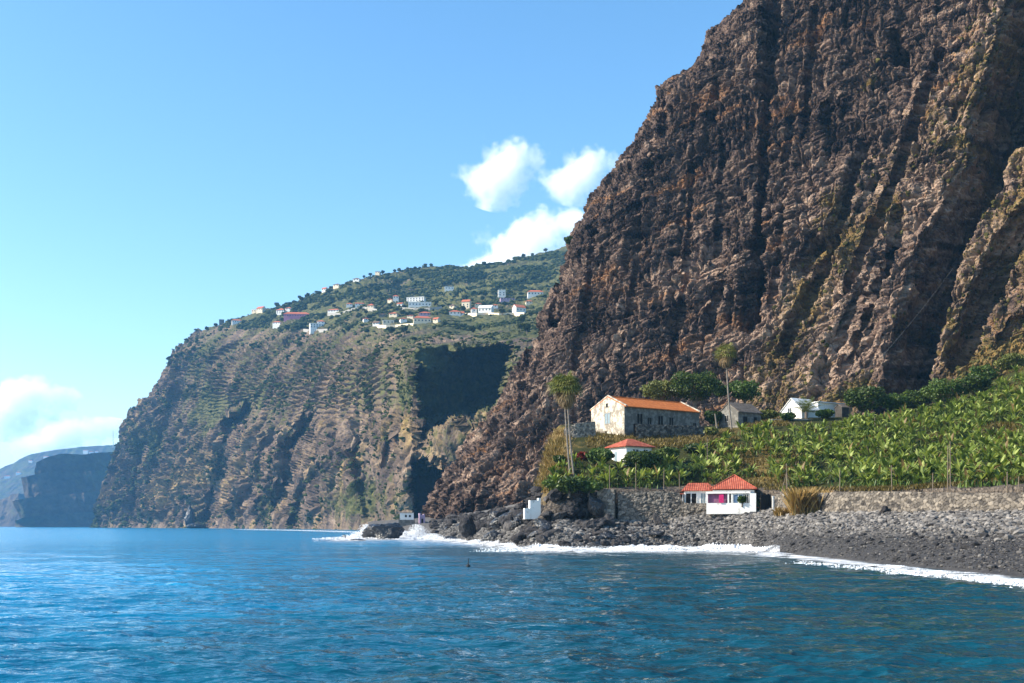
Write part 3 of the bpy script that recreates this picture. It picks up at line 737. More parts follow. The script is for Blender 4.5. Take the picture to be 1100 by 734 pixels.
FRONT = np.array([(560, 212), (572, 209), (585, 207), (600, 206.8), (650, 208.4), (720, 208.8), (762, 209.5), (820, 203.5), (900, 182), (1000, 159.5), (1100, 143), (1180, 131), (1260, 121), (1450, 107), (1700, 94)], float)
def build_hillside():
    a = np.concatenate([np.linspace(570, 1200, 520), np.linspace(1202, 1700, 120)]); t = np.concatenate([np.zeros(14), np.linspace(0, 1, 200)])
    Aa, Tt = np.meshgrid(a, t)
    Df = np.interp(Aa, FRONT[:, 0], FRONT[:, 1])
    Db = np.interp(Aa, [560, 600, 680, 800, 950, 1100, 1260], [262, 300, 300, 318, 322, 292, 282])
    D = Df + (Db - Df) * Tt
    X = (Aa - CX) / F * D
    Z = hill_z(X.ravel(), D.ravel()).reshape(X.shape)
    sk = np.linspace(1, 0, 14)[:, None]
    # front face down to the beach
    Z[:14] = 1.5 + (Z[14:15] - 1.5) * (1 - sk)
    D[:14] -= 5.0 * sk * np.clip((660 - Aa[:14]) / 60, 0.0, 1.0)
    X[:14] -= 3.0 * sk * np.clip((600 - Aa[:14]) / 30, 0, 1)
    # seaward end drops away
    drop = np.clip((606 - Aa) / 36 + 0.10 * np.sin(Tt * 40), 0, 1) ** 1.7
    Z = Z - drop * (Z - 2) * 0.9
    q = np.stack([X, D, Z], -1).reshape(-1, 3)
    rough = np.clip((640 - Aa.ravel()) / 50, 0.25, 1) * (Tt.ravel() <= 0.35)
    q += np.array([-0.4, -0.8, 0.3]) * (2.2 * rough * fbm(q / 4.5, 4, 66))[:, None]
    b = HY - (q[:, 2] - CAMZ) / q[:, 1] * F
    dry = 0.25 + 0.6 * fbm(q / 14, 4, 19) + 0.7 * blob(Aa.ravel(), b, 690, 472, 60, 8) + 0.6 * blob(Aa.ravel(), b, 815, 500, 32, 26) + 1.3 * blob(Aa.ravel(), b, 582, 505, 24, 50) + 0.5 * (Tt.ravel() < 0.02) * (Aa.ravel() < 640) - 0.3 * (Aa.ravel() > 840) * (Tt.ravel() < 0.12) + 0.5 * blob(Aa.ravel(), b, 1075, 385, 35, 12)
    o = mesh_np('hillside', q, grid_faces(len(t), len(a)), M['hill'], {'dry': np.clip(dry, 0, 1), 'rocky': np.clip((Tt.ravel() < 0.03) * 1.0 + sstep(592, 578, Aa.ravel() + 6 * gnoise(q / 3, 8)), 0, 1)}, True)
    tag(o, 'green and brown terraced slope between the beach walls and the cliff', 'hillside', None, 'structure')
    return o

def hill_mat():
    m, nt = new_mat('hillside_ground'); co = coords(nt)
    n1 = noise(nt, co, 0.6, 6, 0.65); n2 = noise(nt, co, 2.5, 4, 0.6)
    green = ramp(nt, n2, [(0.3, (0.014, 0.018, 0.006)), (0.7, (0.055, 0.058, 0.016))])
    brown = ramp(nt, n2, [(0.3, (0.08, 0.055, 0.018)), (0.7, (0.24, 0.17, 0.055))])
    d = math_(nt, 'ADD', attr(nt, 'dry'), math_(nt, 'MULTIPLY', math_(nt, 'SUBTRACT', n1, 0.5), 0.8))
    rk = ramp(nt, n2, [(0.3, (0.02, 0.018, 0.017)), (0.5, (0.09, 0.075, 0.062)), (0.75, (0.24, 0.2, 0.16))])
    c = mixc(nt, ramp(nt, d, [(0.38, (0, 0, 0)), (0.62, (1, 1, 1))]), green, brown)
    finish(nt, mixc(nt, attr(nt, 'rocky'), c, rk), 0.95, n2, 0.35, 0.9, 0.1)
    return m
M['hill'] = hill_mat()
hillside = build_hillside()
hill_bvh = bvh_of(hillside)
def hill_hit(a, b):
    p = hit(hill_bvh, a, b, 600)
    return p
def on_hill(a, D):
    X = (a - CX) / F * D
    return Vector((X, D, float(hill_z(X, D)[0])))

# ================================================================== STONE WALLS
def stone_wall(name, label, pts, thick=0.9, cell=(0.62, 0.42), seed=1, tone0=0.42, lean=0.06, group=None):
    """pts: (a, b_bottom, b_top, D) along the wall"""
    pts = np.array(pts, float)
    P = [np.array(at(p[0], p[1], p[3])) for p in pts]
    T = [np.array(at(p[0], p[2], p[3])) for p in pts]
    seg = [0] + list(np.cumsum([np.linalg.norm((P[k + 1] - P[k])[:2]) for k in range(len(P) - 1)]))
    Ls = seg[-1]; ns = max(8, int(Ls / 0.13))
    s = np.linspace(0, Ls, ns)
    bx = np.stack([np.interp(s, seg, [p[k] for p in P]) for k in range(3)], -1)
    tz = np.interp(s, seg, [t[2] for t in T]) + 0.10 * gnoise(np.stack([s / 0.6, 0 * s, 0 * s], -1), seed)
    H = (tz - bx[:, 2]).max(); nr = max(6, int(H / 0.13))
    d = np.gradient(bx[:, :2], axis=0); d /= np.linalg.norm(d, axis=1, keepdims=True)
    nrm = np.stack([d[:, 1], -d[:, 0]], -1)
    v = np.linspace(0, 1, nr)
    S, Vv = np.meshgrid(s, v)
    Z = bx[None, :, 2] - 0.4 + (tz - bx[:, 2] + 0.4)[None] * Vv
    f1, f2, cid = worley2((S / cell[0]).ravel(), (Z / cell[1]).ravel(), seed)
    rnd = (0.11 * sstep(0.0, 0.28, f2 - f1) + 0.16 * (cid - 0.5)).reshape(S.shape)
    off = rnd - lean * (Z - bx[None, :, 2])
    X = bx[None, :, 0] + nrm[None, :, 0] * off; Y = bx[None, :, 1] + nrm[None, :, 1] * off
    front = np.stack([X, Y, Z], -1)
    tone = np.clip(tone0 + 0.75 * (cid - 0.5), 0, 1).reshape(S.shape) * sstep(-0.02, 0.12, (f2 - f1)).reshape(S.shape)
    bk = front[-1].copy(); bk[:, :2] -= nrm * thick
    bt = bk.copy(); bt[:, 2] = front[0][:, 2]
    allp = np.concatenate([front, bk[None], bt[None]], 0)
    tn = np.concatenate([tone, tone[-1:], tone[:1]], 0)
    fc = grid_faces(nr + 2, ns)
    c0 = [k * ns for k in range(nr + 2)]; c1 = [k * ns + ns - 1 for k in range(nr + 2)]
    o = mesh_np(name, allp.reshape(-1, 3), fc, M['stone'], {'tone': tn.ravel()})
    tag(o, label, 'wall', group)
    return o

stone_wall('retaining_wall', 'tall dry stone retaining wall below the banana plants, left of beach house',
           [(664, 567, 529, 205.5), (690, 567, 528, 205.3), (720, 566, 528, 205), (730, 566, 529, 204.9), (734, 566, 540.5, 204.8), (765, 562, 541, 204)], 1.5, (0.55, 0.4), 3)
stone_wall('retaining_wall', 'narrow brown stone wall end beside the dark boulders',
           [(641, 566, 526, 205.8), (649, 567, 525, 205.2), (660, 567, 526, 204.8)], 2.0, (0.9, 0.6), 5, 0.5)
stone_wall('plinth_wall', 'low stone plinth wall under the white beach house front',
           [(762, 562, 547, 202.5), (785, 561, 547, 201.2), (812, 559, 548, 199.6)], 1.5, (0.6, 0.45), 7, 0.5)
stone_wall('beach_wall', 'long rough stone wall backing the pebble beach on the right',
           [(832, 553, 531, 194.5), (870, 553, 530, 186), (930, 553, 528, 172), (1000, 552, 529, 157), (1060, 551, 530, 146), (1120, 550, 529, 136.5), (1200, 548, 527, 125), (1255, 546, 526, 118.5), (1450, 542, 522, 104), (1690, 537, 516, 91)], 1.6, (0.75, 0.5), 9, 0.34)
stone_wall('terrace_wall', 'pale topped old stone wall stepping down left of the manor',
           [(606, 476, 461, 248), (618, 475, 455, 248), (632, 474, 453, 249), (640, 474, 453, 250)], 1.2, (0.6, 0.5), 11, 0.66)

# ================================================================== BUILDINGS
def roof_gable(w, d, h, rh, o=0.35, th=0.16, og=None):
    """ridge along local x; a closed slab over each slope"""
    og = o if og is None else og
    mb = MB(); X = w / 2 + og; Y = d / 2 + o; k = rh / (d / 2); ez = h - k * o
    for sgn in (-1, 1):
        vs = [(-X, sgn * Y, ez), (X, sgn * Y, ez), (X, 0, h + rh), (-X, 0, h + rh)]
        vs += [(x, y, z + th) for x, y, z in vs]
        fs = [(0, 1, 2, 3), (7, 6, 5, 4), (0, 4, 5, 1), (1, 5, 6, 2), (2, 6, 7, 3), (3, 7, 4, 0)]
        if sgn > 0: fs = [f[::-1] for f in fs]
        mb.add(vs, [f[::-1] for f in fs])
    return mb

def roof_hip(w, d, h, rh, o=0.4, th=0.14, ridge=0.0):
    X, Y, r = w / 2 + o, d / 2 + o, ridge / 2 + 0.02
    vs = [(-X, -Y, h - 0.1), (X, -Y, h - 0.1), (X, Y, h - 0.1), (-X, Y, h - 0.1),
          (-X, -Y, h - 0.1 + th), (X, -Y, h - 0.1 + th), (X, Y, h - 0.1 + th), (-X, Y, h - 0.1 + th), (-r, 0, h + rh), (r, 0, h + rh)]
    fs = [(0, 3, 2, 1), (0, 1, 5, 4), (1, 2, 6, 5), (2, 3, 7, 6), (3, 0, 4, 7), (4, 5, 9, 8), (5, 6, 9), (6, 7, 8, 9), (7, 4, 8)]
    return MB().add(vs, fs)

def walls_box(w, d, h, rh=0.0, gable=False, sink=0.0):
    x, y = w / 2, d / 2
    vs = [(-x, -y, -sink), (x, -y, -sink), (x, y, -sink), (-x, y, -sink), (-x, -y, h), (x, -y, h), (x, y, h), (-x, y, h)]
    fs = [(0, 3, 2, 1), (0, 1, 5, 4), (2, 3, 7, 6)]
    if gable:
        vs += [(-x, 0, h + rh), (x, 0, h + rh)]
        fs += [(1, 2, 6, 9, 5), (3, 0, 4, 8, 7), (4, 5, 9, 8), (6, 7, 8, 9)]
    else: fs += [(1, 2, 6, 5), (3, 0, 4, 7), (4, 5, 6, 7)]
    return MB().add(vs, fs)

def opening(parent, name, side, u, z, ww, hh, w, d, mat, frame=None, sill=False, proud=0.03):
    """a window or door on one side of a box house; side in F(ront) L(eft) R(ight)"""
    def bx(mb, u0, u1, z0, z1, p0, p1):
        if side == 'F': mb.box(u0, u1, -d / 2 - p1, -d / 2 - p0, z0, z1)
        elif side == 'L': mb.box(-w / 2 - p1, -w / 2 - p0, u0, u1, z0, z1)
        else: mb.box(w / 2 + p0, w / 2 + p1, u0, u1, z0, z1)
        return mb
    g = bx(MB(), u - ww / 2, u + ww / 2, z, z + hh, -0.1, proud).build(name, mat, parent)
    if frame:
        fr = MB(); e = max(0.07, ww * 0.09)
        for u0, u1, z0, z1 in ((u - ww / 2 - e, u - ww / 2, z - e, z + hh + e), (u + ww / 2, u + ww / 2 + e, z - e, z + hh + e),
                               (u - ww / 2, u + ww / 2, z - e, z), (u - ww / 2, u + ww / 2, z + hh, z + hh + e), (u - e / 2, u + e / 2, z, z + hh)):
            bx(fr, u0, u1, z0, z1, -0.05, proud + 0.05)
        fr.build('frame', frame, g)
    if sill: bx(MB(), u - ww / 2 - 0.15, u + ww / 2 + 0.15, z - 0.22, z - 0.1, 0, 0.18).build('sill', M['concrete'], g)
    return g

# ---- old manor
def manor():
    c = at(671, 467, 250)                 # near corner
    W, Dp, H, RH = 23.5, 11.5, 6.4, 2.5; yaw = R(36)
    ex, ey = Vector((math.cos(yaw), math.sin(yaw), 0)), Vector((-math.sin(yaw), math.cos(yaw), 0))
    o = thing('stone_house', 'long old stone house with bright orange tiled roof and peeling gable', 'house', c + ex * (W / 2) + ey * (Dp / 2), yaw)
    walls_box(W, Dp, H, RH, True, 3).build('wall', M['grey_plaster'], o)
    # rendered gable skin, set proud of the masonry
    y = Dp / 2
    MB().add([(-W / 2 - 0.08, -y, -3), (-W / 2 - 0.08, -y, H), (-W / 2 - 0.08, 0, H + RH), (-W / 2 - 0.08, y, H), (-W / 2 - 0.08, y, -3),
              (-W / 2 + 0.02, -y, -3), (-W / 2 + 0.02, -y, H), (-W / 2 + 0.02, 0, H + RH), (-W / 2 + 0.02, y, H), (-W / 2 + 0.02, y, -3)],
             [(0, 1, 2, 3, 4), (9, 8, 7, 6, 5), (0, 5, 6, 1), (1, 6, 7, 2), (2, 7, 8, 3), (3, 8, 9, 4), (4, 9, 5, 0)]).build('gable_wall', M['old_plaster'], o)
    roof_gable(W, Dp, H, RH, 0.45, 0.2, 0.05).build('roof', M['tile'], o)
    MB().tube([(-W / 2, 0, H + RH + 0.22), (W / 2, 0, H + RH + 0.22)], 0.16, 6).build('ridge_tile', M['tile'], o)
    for x in (-W / 2 + 0.15, W / 2 - 0.15):
        MB().add([(x - 0.2, -y - 0.5, H - 0.0), (x + 0.2, -y - 0.5, H), (x + 0.2, 0, H + RH + 0.28), (x - 0.2, 0, H + RH + 0.28), (x - 0.2, y + 0.5, H), (x + 0.2, y + 0.5, H),
                  (x - 0.2, -y - 0.5, H + 0.24), (x + 0.2, -y - 0.5, H + 0.24), (x + 0.2, 0, H + RH + 0.5), (x - 0.2, 0, H + RH + 0.5), (x - 0.2, y + 0.5, H + 0.24), (x + 0.2, y + 0.5, H + 0.24)],
                 [(0, 1, 7, 6), (6, 7, 8, 9), (9, 8, 11, 10), (4, 10, 11, 5), (0, 6, 9, 3), (3, 9, 10, 4), (1, 2, 8, 7), (2, 5, 11, 8), (0, 3, 2, 1), (3, 4, 5, 2)]).build('coping', M['old_plaster'], o)
    opening(o, 'window', 'L', 0.0, 2.9, 1.7, 2.3, W + 0.16, Dp, M['shutter'], M['concrete'])
    opening(o, 'window', 'L', 0.6, -0.3, 0.8, 1.5, W + 0.16, Dp, M['dark'])
    opening(o, 'vent', 'L', 0.2, 6.6, 0.7, 0.9, W + 0.16, Dp, M['dark'])
    for x, z, ww, hh in ((-7.2, 2.3, 1.6, 2.6), (-4.2, 2.7, 1.1, 1.5), (-0.8, 1.6, 1.5, 3.2), (2.6, 2.6, 1.3, 2.0), (7.6, 1.6, 1.2, 1.5), (10.2, 2.4, 1.0, 1.4)):
        opening(o, 'window', 'F', x, z, ww, hh, W, Dp, M['dark'], M['grey_plaster'])
    MB().box(0.5, 6.5, Dp / 2 + 0.5, Dp / 2 + 4.5, 0, H + 3.3).build('rear_block', M['roof_old'], o)
    # low yard wall in front, in the shade
    stone_wall('yard_wall', 'low dark stone yard wall in the shade below the orange roofed house',
               [(683, 470, 455, 246), (700, 470, 456, 248), (730, 470, 457, 252), (757, 470, 458, 256)], 0.8, (0.6, 0.45), 21, 0.2)
manor()

# ---- pavilion half hidden in bushes
def pavilion():
    c = at(677, 497, 229)
    o = thing('pavilion', 'small white pavilion with terracotta hip roof among dark bushes', 'house', c, R(33))
    w, d, h = 6.6, 5.6, 3.1
    walls_box(w, d, h, 0, False, 3).build('wall', M['white'], o)
    roof_hip(w, d, h, 1.75, 0.65, 0.16, 1.3).build('roof', M['tile_red'], o)
    opening(o, 'window', 'F', -0.9, 1.1, 1.5, 1.4, w, d, M['glass'], M['white'])
    opening(o, 'window', 'F', 1.7, 1.1, 1.1, 1.4, w, d, M['glass'], M['white'])
    opening(o, 'door', 'L', 0.6, 0, 0.9, 2.1, w, d, M['shutter'])
pavilion()

# ---- beach house
def beach_house():
    c = at(789, 549, 204)
    Zf = c.z; yaw = R(-15)
    o = thing('beach_house', 'white beach house with red tiled pyramid roof on the stone plinth', 'house', c, yaw)
    w, d, h = 7.3, 6.4, 3.7
    walls_box(w, d, h, 0, False, 2).build('wall', M['white'], o)
    roof_hip(w, d, h + 0.25, 2.55, 0.5, 0.16, 0.1).build('roof', M['tile_red'], o)
    for sx, sy in ((-1, -1), (1, -1), (-1, 1), (1, 1)):
        MB().tube([(sx * (w / 2 + 0.5), sy * (d / 2 + 0.5), h + 0.27), (0, 0, h + 2.9)], 0.11, 6).build('hip_tile', M['tile_red'], o)
    # veranda in front
    y0 = -d / 2
    MB().box(-4.6, 3.0, y0 - 2.0, y0 - 1.8, -0.6, 1.35).build('parapet', M['white'], o)
    MB().box(-4.6, -4.4, y0 - 1.8, y0, -0.6, 1.35).build('parapet', M['white'], o)
    MB().box(-4.7, 3.1, y0 - 2.1, y0 - 0.02, 3.05, 3.4).build('veranda_roof', M['white'], o)
    for x in (-4.5, -0.75, -0.1):
        MB().box(x - 0.13, x + 0.13, y0 - 2.0, y0 - 1.75, 1.35, 3.05).build('post', M['white'], o)
    MB().box(-4.37, -0.88, y0 - 1.6, y0 - 1.5, 1.36, 3.0).build('blind', M['mauve'], o)
    opening(o, 'window', 'F', 1.0, 1.35, 1.5, 1.5, w, d + 3.6, M['blue_frame'], M['white'])
    opening(o, 'window', 'F', 2.45, 1.35, 0.7, 1.5, w, d + 3.6, M['glass'], M['white'])
    b = MB().box(3.0, 4.1, y0 - 2.2, y0 - 1.1, -0.2, 3.05); b.build('pillar', M['white'], o)
    MB().box(2.96, 4.14, y0 - 2.24, y0 - 1.06, -1.2, -0.2).build('pillar_base', M['base_grey'], o)
    MB().box(4.2, 4.9, y0 - 0.6, y0 - 0.5, -0.9, 1.2).build('gate', M['orange_door'], o)
    opening(o, 'door', 'R', -0.8, -0.2, 1.0, 2.1, w, d, M['dark'])
    p = o.matrix_basis
    cl = MB().box(-0.42, 0.42, -0.06, 0.06, 0.1, 1.4)
    for k in range(5): cl.box(-0.42 + k * 0.17, -0.32 + k * 0.17, -0.10, -0.06, 0.02, 1.48)
    t = cl.build('towel', M['magenta'], None)
    t.location = Vector((c.x, c.y, c.z)) + Matrix.Rotation(yaw, 3, 'Z') @ Vector((-1.95, y0 - 2.1, 1.38)); t.rotation_euler = (0, 0, yaw)
    tag(t, 'bright magenta cloth hanging in the open veranda of the beach house', 'towel')
    # annexe
    c2 = at(750, 541.5, 210)
    n = thing('annexe', 'low red roofed annexe on top of the stone wall beside beach house', 'house', c2, R(-6))
    w2, d2, h2 = 5.4, 5.0, 2.35
    walls_box(w2, d2, h2, 0, False, 1.0).build('wall', M['white'], n)
    roof_hip(w2, d2, h2 + 0.1, 1.5, 0.45, 0.14, 3.6).build('roof', M['tile_red'], n)
    opening(n, 'doorway', 'F', -1.45, 0.0, 1.9, 1.9, w2, d2, M['dark'], M['white'])
    opening(n, 'window', 'F', 0.75, 0.1, 0.8, 1.8, w2, d2, M['shutter'], M['white'])
    opening(n, 'window', 'F', 1.85, 0.1, 0.8, 1.8, w2, d2, M['shutter'], M['white'])
    MB().box(-5.0, -2.9, -3.0, 0.8, 1.75, 1.95).build('porch_roof', M['tile_red'], n)
    for x in (-4.85, -3.0): MB().box(x - 0.09, x + 0.09, -2.8, -2.62, -1, 1.75).build('post', M['white'], n)
    MB().box(-4.9, -2.75, 0.5, 0.7, -1.0, 1.72).build('porch_wall', M['dark'], n)
    # gate post and dark passage fence
    g = at(830.5, 552, 196)
    MB().box(-0.16, 0.16, -0.16, 0.16, -0.5, 3.0).box(-0.2, 0.2, -0.2, 0.2, 3.0, 3.12).build('gate_post', M['white']).location = g
    tag(bpy.data.objects['gate_post'], 'slim white gate post where the long beach wall starts', 'post')
    f = thing('timber_fence', 'dark timber fence closing the passage right of the beach house', 'fence', at(818, 552, 197.5), R(20))
    for k in range(6): MB().box(-0.2 + k * 0.36, 0.12 + k * 0.36, 0, 0.08, -0.5, 3.6 - 0.15 * (k % 2)).build('board', M['dark'], f)
    for z in (0.6, 2.6): MB().box(-0.2, 2.0, 0.08, 0.16, z, z + 0.15).build('rail', M['wood'], f)
beach_house()

# ---- shed and white house by the cliff
def upper_houses():
    yaw = R(33); c = at(793, 457, 262)
    W, Dp, H, RH = 7.5, 6.5, 3.3, 2.2
    ex, ey = Vector((math.cos(yaw), math.sin(yaw), 0)), Vector((-math.sin(yaw), math.cos(yaw), 0))
    o = thing('stone_shed', 'grey stone shed with worn dark roof behind the tall palm', 'shed', c + ex * (W / 2) + ey * (Dp / 2), yaw)
    walls_box(W, Dp, H, RH, True, 2).build('wall', M['grey_plaster'], o)
    roof_gable(W, Dp, H, RH, 0.4, 0.22, 0.15).build('roof', M['roof_old'], o)
    opening(o, 'window', 'L', 0.6, 1.2, 1.2, 1.4, W, Dp, M['dark'], M['concrete'])
    opening(o, 'door', 'F', -1.5, 0, 1.3, 2.2, W, Dp, M['dark'])
    opening(o, 'window', 'F', 1.8, 1.0, 1.0, 1.2, W, Dp, M['dark'])
    # white house: gabled wing facing the sun and flat wing
    yaw = R(33); c = at(860, 448, 271)
    o = thing('white_house', 'white house with steep white gable and flat wing under the cliff', 'house', c, yaw)
    w, d, h, rh = 6.2, 6.4, 1.5, 2.8
    walls_box(w, d, h, rh, True, 2).build('wall', M['white'], o)
    roof_gable(w, d, h, rh, 0.35, 0.15, 0.25).build('roof', M['roof_white'], o)
    opening(o, 'window', 'L', 0.6, 0.9, 1.1, 1.1, w, d, M['glass'], M['white'])
    MB().box(3.2, 12.0, -2.6, 3.0, -2, 3.5).build('flat_wing', M['white'], o)
    MB().box(2.9, 12.3, -3.0, 3.3, 3.5, 3.72).build('flat_roof', M['roof_white'], o)
    MB().box(9.6, 10.8, -2.66, -2.5, 0.6, 2.2).build('window', M['glass'], o)
    MB().box(6.2, 7.3, -2.66, -2.5, 0, 2.1).build('door', M['shutter'], o)
    b = thing('brick_kiln', 'small dark stone oven house right of the white house', 'shed', at(904.5, 447, 270), R(25))
    walls_box(2.2, 2.4, 2.0, 0.7, True, 2).build('wall', M['stone'], b)
    roof_gable(2.2, 2.4, 2.0, 0.7, 0.2, 0.12, 0.15).build('roof', M['roof_old'], b)
    p = thing('pergola', 'long flat timber pergola on thin posts below the white house', 'pergola', at(868, 462, 262), 0)
    for y in (0, 1.6): MB().box(-8.6, 8.6, y, y + 0.22, 2.3, 2.55).build('beam', M['concrete'], p)
    for k in range(17): MB().box(-8.4 + k * 1.04, -8.28 + k * 1.04, -0.3, 2.1, 2.56, 2.66).build('slat', M['wood'], p)
    for x in (-8.2, -3, 2.5, 8.2): MB().box(x - 0.09, x + 0.09, 0.02, 0.2, -1.5, 2.3).build('post', M['wood'], p)
upper_houses()

# ---- hut, ruin and tower on the rocky shore
def shore_buildings():
    c = at(437, 558.5, 398)
    o = thing('shore_hut', 'tiny white hut with two dark windows on a stone base by the surf', 'hut', c, R(5))
    walls_box(4.9, 3.6, 2.4, 0, False, 0).build('wall', M['white'], o)
    MB().box(-2.6, 2.6, -2.0, 2.0, 2.4, 2.6).build('roof', M['concrete'], o)
    MB().box(-2.9, 2.9, -2.3, 2.2, -3.6, -0.02).build('base', M['grey_plaster'], o)
    for x in (-0.3, 1.1): opening(o, 'window', 'F', x, 0.9, 0.7, 0.8, 4.9, 3.6, M['dark'])
    c = at(453, 563, 396)
    o = thing('ruined_tower', 'small reddish ruined stone tower right of the tiny shore hut', 'ruin', c, R(12))
    walls_box(2.0, 2.4, 3.2, 0, False, 2).build('wall', M['lilac'], o)
    MB().box(-1.0, -0.4, -1.2, 1.2, 3.2, 3.8).box(0.5, 1.0, -1.2, 1.2, 3.2, 3.5).build('broken_top', M['lilac'], o)
    MB().box(-0.3, 0.4, -1.24, -1.1, 0.3, 1.9).build('doorway', M['dark'], o)
    c = at(573, 552, 207)
    o = thing('white_ruin', 'stepped white plastered ruin wall above the shore boulders', 'ruin', c, R(8))
    MB().box(-0.7, 1.3, -0.4, 1.4, -1, 2.5).box(0.9, 1.3, -0.4, 1.4, 2.5, 2.9).build('wall', M['white'], o)
    MB().box(-1.7, -0.7, -0.5, 1.2, -1, 1.0).build('step', M['white'], o)
shore_buildings()

# ---- village on the mountain
HOUSES = []
def clear_of_houses(x, y, m=4):
    return all(not (abs(x - hx) < hw * 0.6 + m and -42 < y - hy < 14) for hx, hy, hw in HOUSES)
def village():
    ROW = [  # a, b(base), width, height in survey units, walls, roof kind, roof, label, flags
        (254, 347.5, 10, 4, 'white', 'hip', 'tile_far', 'low white red roofed house lowest at the left end of the village'),
        (238, 347, 5, 3, 'grey_plaster', 'flat', 'roof_old', 'tiny grey hut at the far left end of the ridge'),
        (280.5, 335, 8, 5, 'cream', 'gable', 'tile_far', 'cream house with orange roof standing on the left skyline'),
        (273.5, 336, 5, 2.5, 'cream', 'flat', 'roof_white', 'small cream annexe left of the cream skyline house'),
        (302, 338, 9, 6, 'white', 'hip', 'tile_far', 'white two storey house touching the long pink building'),
        (319, 341.5, 28, 5.5, 'pink', 'hip', 'tile_far', 'long pink building with low red roof at the left of the village'),
        (298, 349, 9, 3.5, 'white', 'hip', 'tile_far', 'small white house with red roof below the pink building'),
        (340, 353.5, 15, 4.5, 'white', 'flat', 'roof_white', 'white terrace block lowest below the pink building'),
        (345, 349, 8, 4.5, 'white', 'hip', 'tile_far', 'tall white red roofed house rising behind the terrace block'),
        (359, 336, 13, 3.5, 'white', 'hip', 'tile_far', 'long low white house right of the pink building'),
        (375.5, 329.5, 6.5, 3.5, 'white', 'hip', 'tile_far', 'small white house left of the red gabled one'),
        (386, 329, 9.5, 3, 'white', 'gable', 'tile_far', 'white house with red gable roof in the middle of slope'),
        (399, 332, 7, 5, 'cream', 'hip', 'tile_far', 'tall yellow cream house right of the red gabled house'),
        (383.5, 302.5, 7, 3.5, 'white', 'hip', 'tile_brown', 'white house with dark hip roof high on the skyline'),
        (362.5, 309, 7, 4, 'cream', 'hip', 'tile_brown', 'cream brown roofed house on the skyline left of white one'),
        (349, 313, 5, 3.5, 'white', 'gable', 'tile_far', 'small pale house lowest of the three on the upper skyline'),
        (404.5, 350, 7, 4, 'white', 'gable', 'tile_brown', 'pale house at the lip of the brown slope, leftmost there'),
        (417, 349, 12, 3, 'cream', 'flat', 'roof_white', 'long cream wall house on the lip of the brown slope'),
        (406, 295, 5, 1.8, 'cream', 'flat', 'roof_old', 'pale flat house poking over the ridge top'),
        (425.2, 321.5, 6, 4, 'white', 'hip', 'tile_far', 'small white tower house with red roof left of stepped building'),
        (419.5, 324, 5, 2.5, 'cream', 'hip', 'tile_far', 'low red roofed cottage at the foot of the tower house'),
        (447, 325, 20, 4.5, 'white', 'flat', 'roof_white', 'large white flat roofed stepped building, upper storey block'),
        (451, 330, 25, 4, 'white', 'flat', 'roof_white', 'white lower block in front of the large stepped building'),
        (423.5, 340.5, 9, 4.5, 'cream', 'hip', 'tile_far', 'square cream house with pink red roof below the tower house'),
        (453.5, 347.5, 19, 7, 'cream', 'hip', 'tile_far', 'largest cream block at the lower edge of the village'),
        (456.5, 340, 12, 4.5, 'lilac', 'hip', 'tile_far', 'lilac house with red roof above the largest cream block'),
        (441.5, 341.5, 7, 2.5, 'cream', 'hip', 'tile_far', 'low orange roofed house left of the largest cream block'),
        (482.5, 312, 10, 3.2, 'white', 'flat', 'roof_old', 'lone pale house on the upper terraces above the village'),
        (488.5, 339, 12, 5, 'white', 'hip', 'tile_far', 'white house with dark arches at the right group left end'),
        (486.5, 332, 6, 4.5, 'cream', 'hip', 'tile_brown', 'cream house standing right above the arched white house'),
        (501, 332, 9, 9, 'cream', 'gable', 'tile_far', 'tall cream house with bright orange roof in right group'),
        (509, 336, 6, 5, 'white', 'hip', 'tile_far', 'small bluish white house squeezed beside the tall cream house'),
        (522, 336, 15, 7, 'white', 'gable', 'roof_white', 'broad white gabled house in the middle of right group'),
        (539, 319, 8, 6, 'white', 'flat', 'roof_white', 'lone white cube house above the right group'),
        (545, 323.5, 16, 2, 'lilac', 'flat', 'tile_brown', 'long low brown roofed building below the white cube house'),
        (433, 345.5, 7, 3.5, 'white', 'hip', 'tile_far', 'small white red roofed house between the pale road wall and cream block'),
        (469, 346, 6, 4, 'cream', 'gable', 'tile_far', 'narrow cream house right of the largest cream block'),
        (495.5, 339.5, 6, 4, 'white', 'gable', 'tile_far', 'little white gabled house right of the arched house'),
        (513.5, 329.5, 7, 3.5, 'cream', 'hip', 'tile_far', 'cream red roofed house behind the broad white gabled house'),
        (430, 329, 6, 3, 'white', 'gable', 'tile_far', 'small white house just below the tower house'),
        (411, 340.5, 7, 3, 'grey_plaster', 'hip', 'tile_brown', 'grey brown roofed house left of the square cream house'),
        (393, 345, 6, 3, 'white', 'hip', 'tile_far', 'small white red roofed house left of the road wall'),
        (532, 331, 6, 3.5, 'white', 'hip', 'tile_far', 'white red roofed cottage right behind the broad gabled house'),
        (568, 327, 7, 4, 'cream', 'hip', 'tile_far', 'cream cottage with red roof below the farthest right house'),
        (311, 334, 7, 3.5, 'white', 'hip', 'tile_far', 'white red roofed house peeping above the long pink building'),
        (575, 318, 17, 5.5, 'white', 'hip', 'tile_far', 'white red roofed house farthest right beside the cliff'),
        (557.5, 336, 12, 7.5, 'white', 'gable', 'tile_far', 'white house with red roof and shaded side right of gabled house'),
    ]
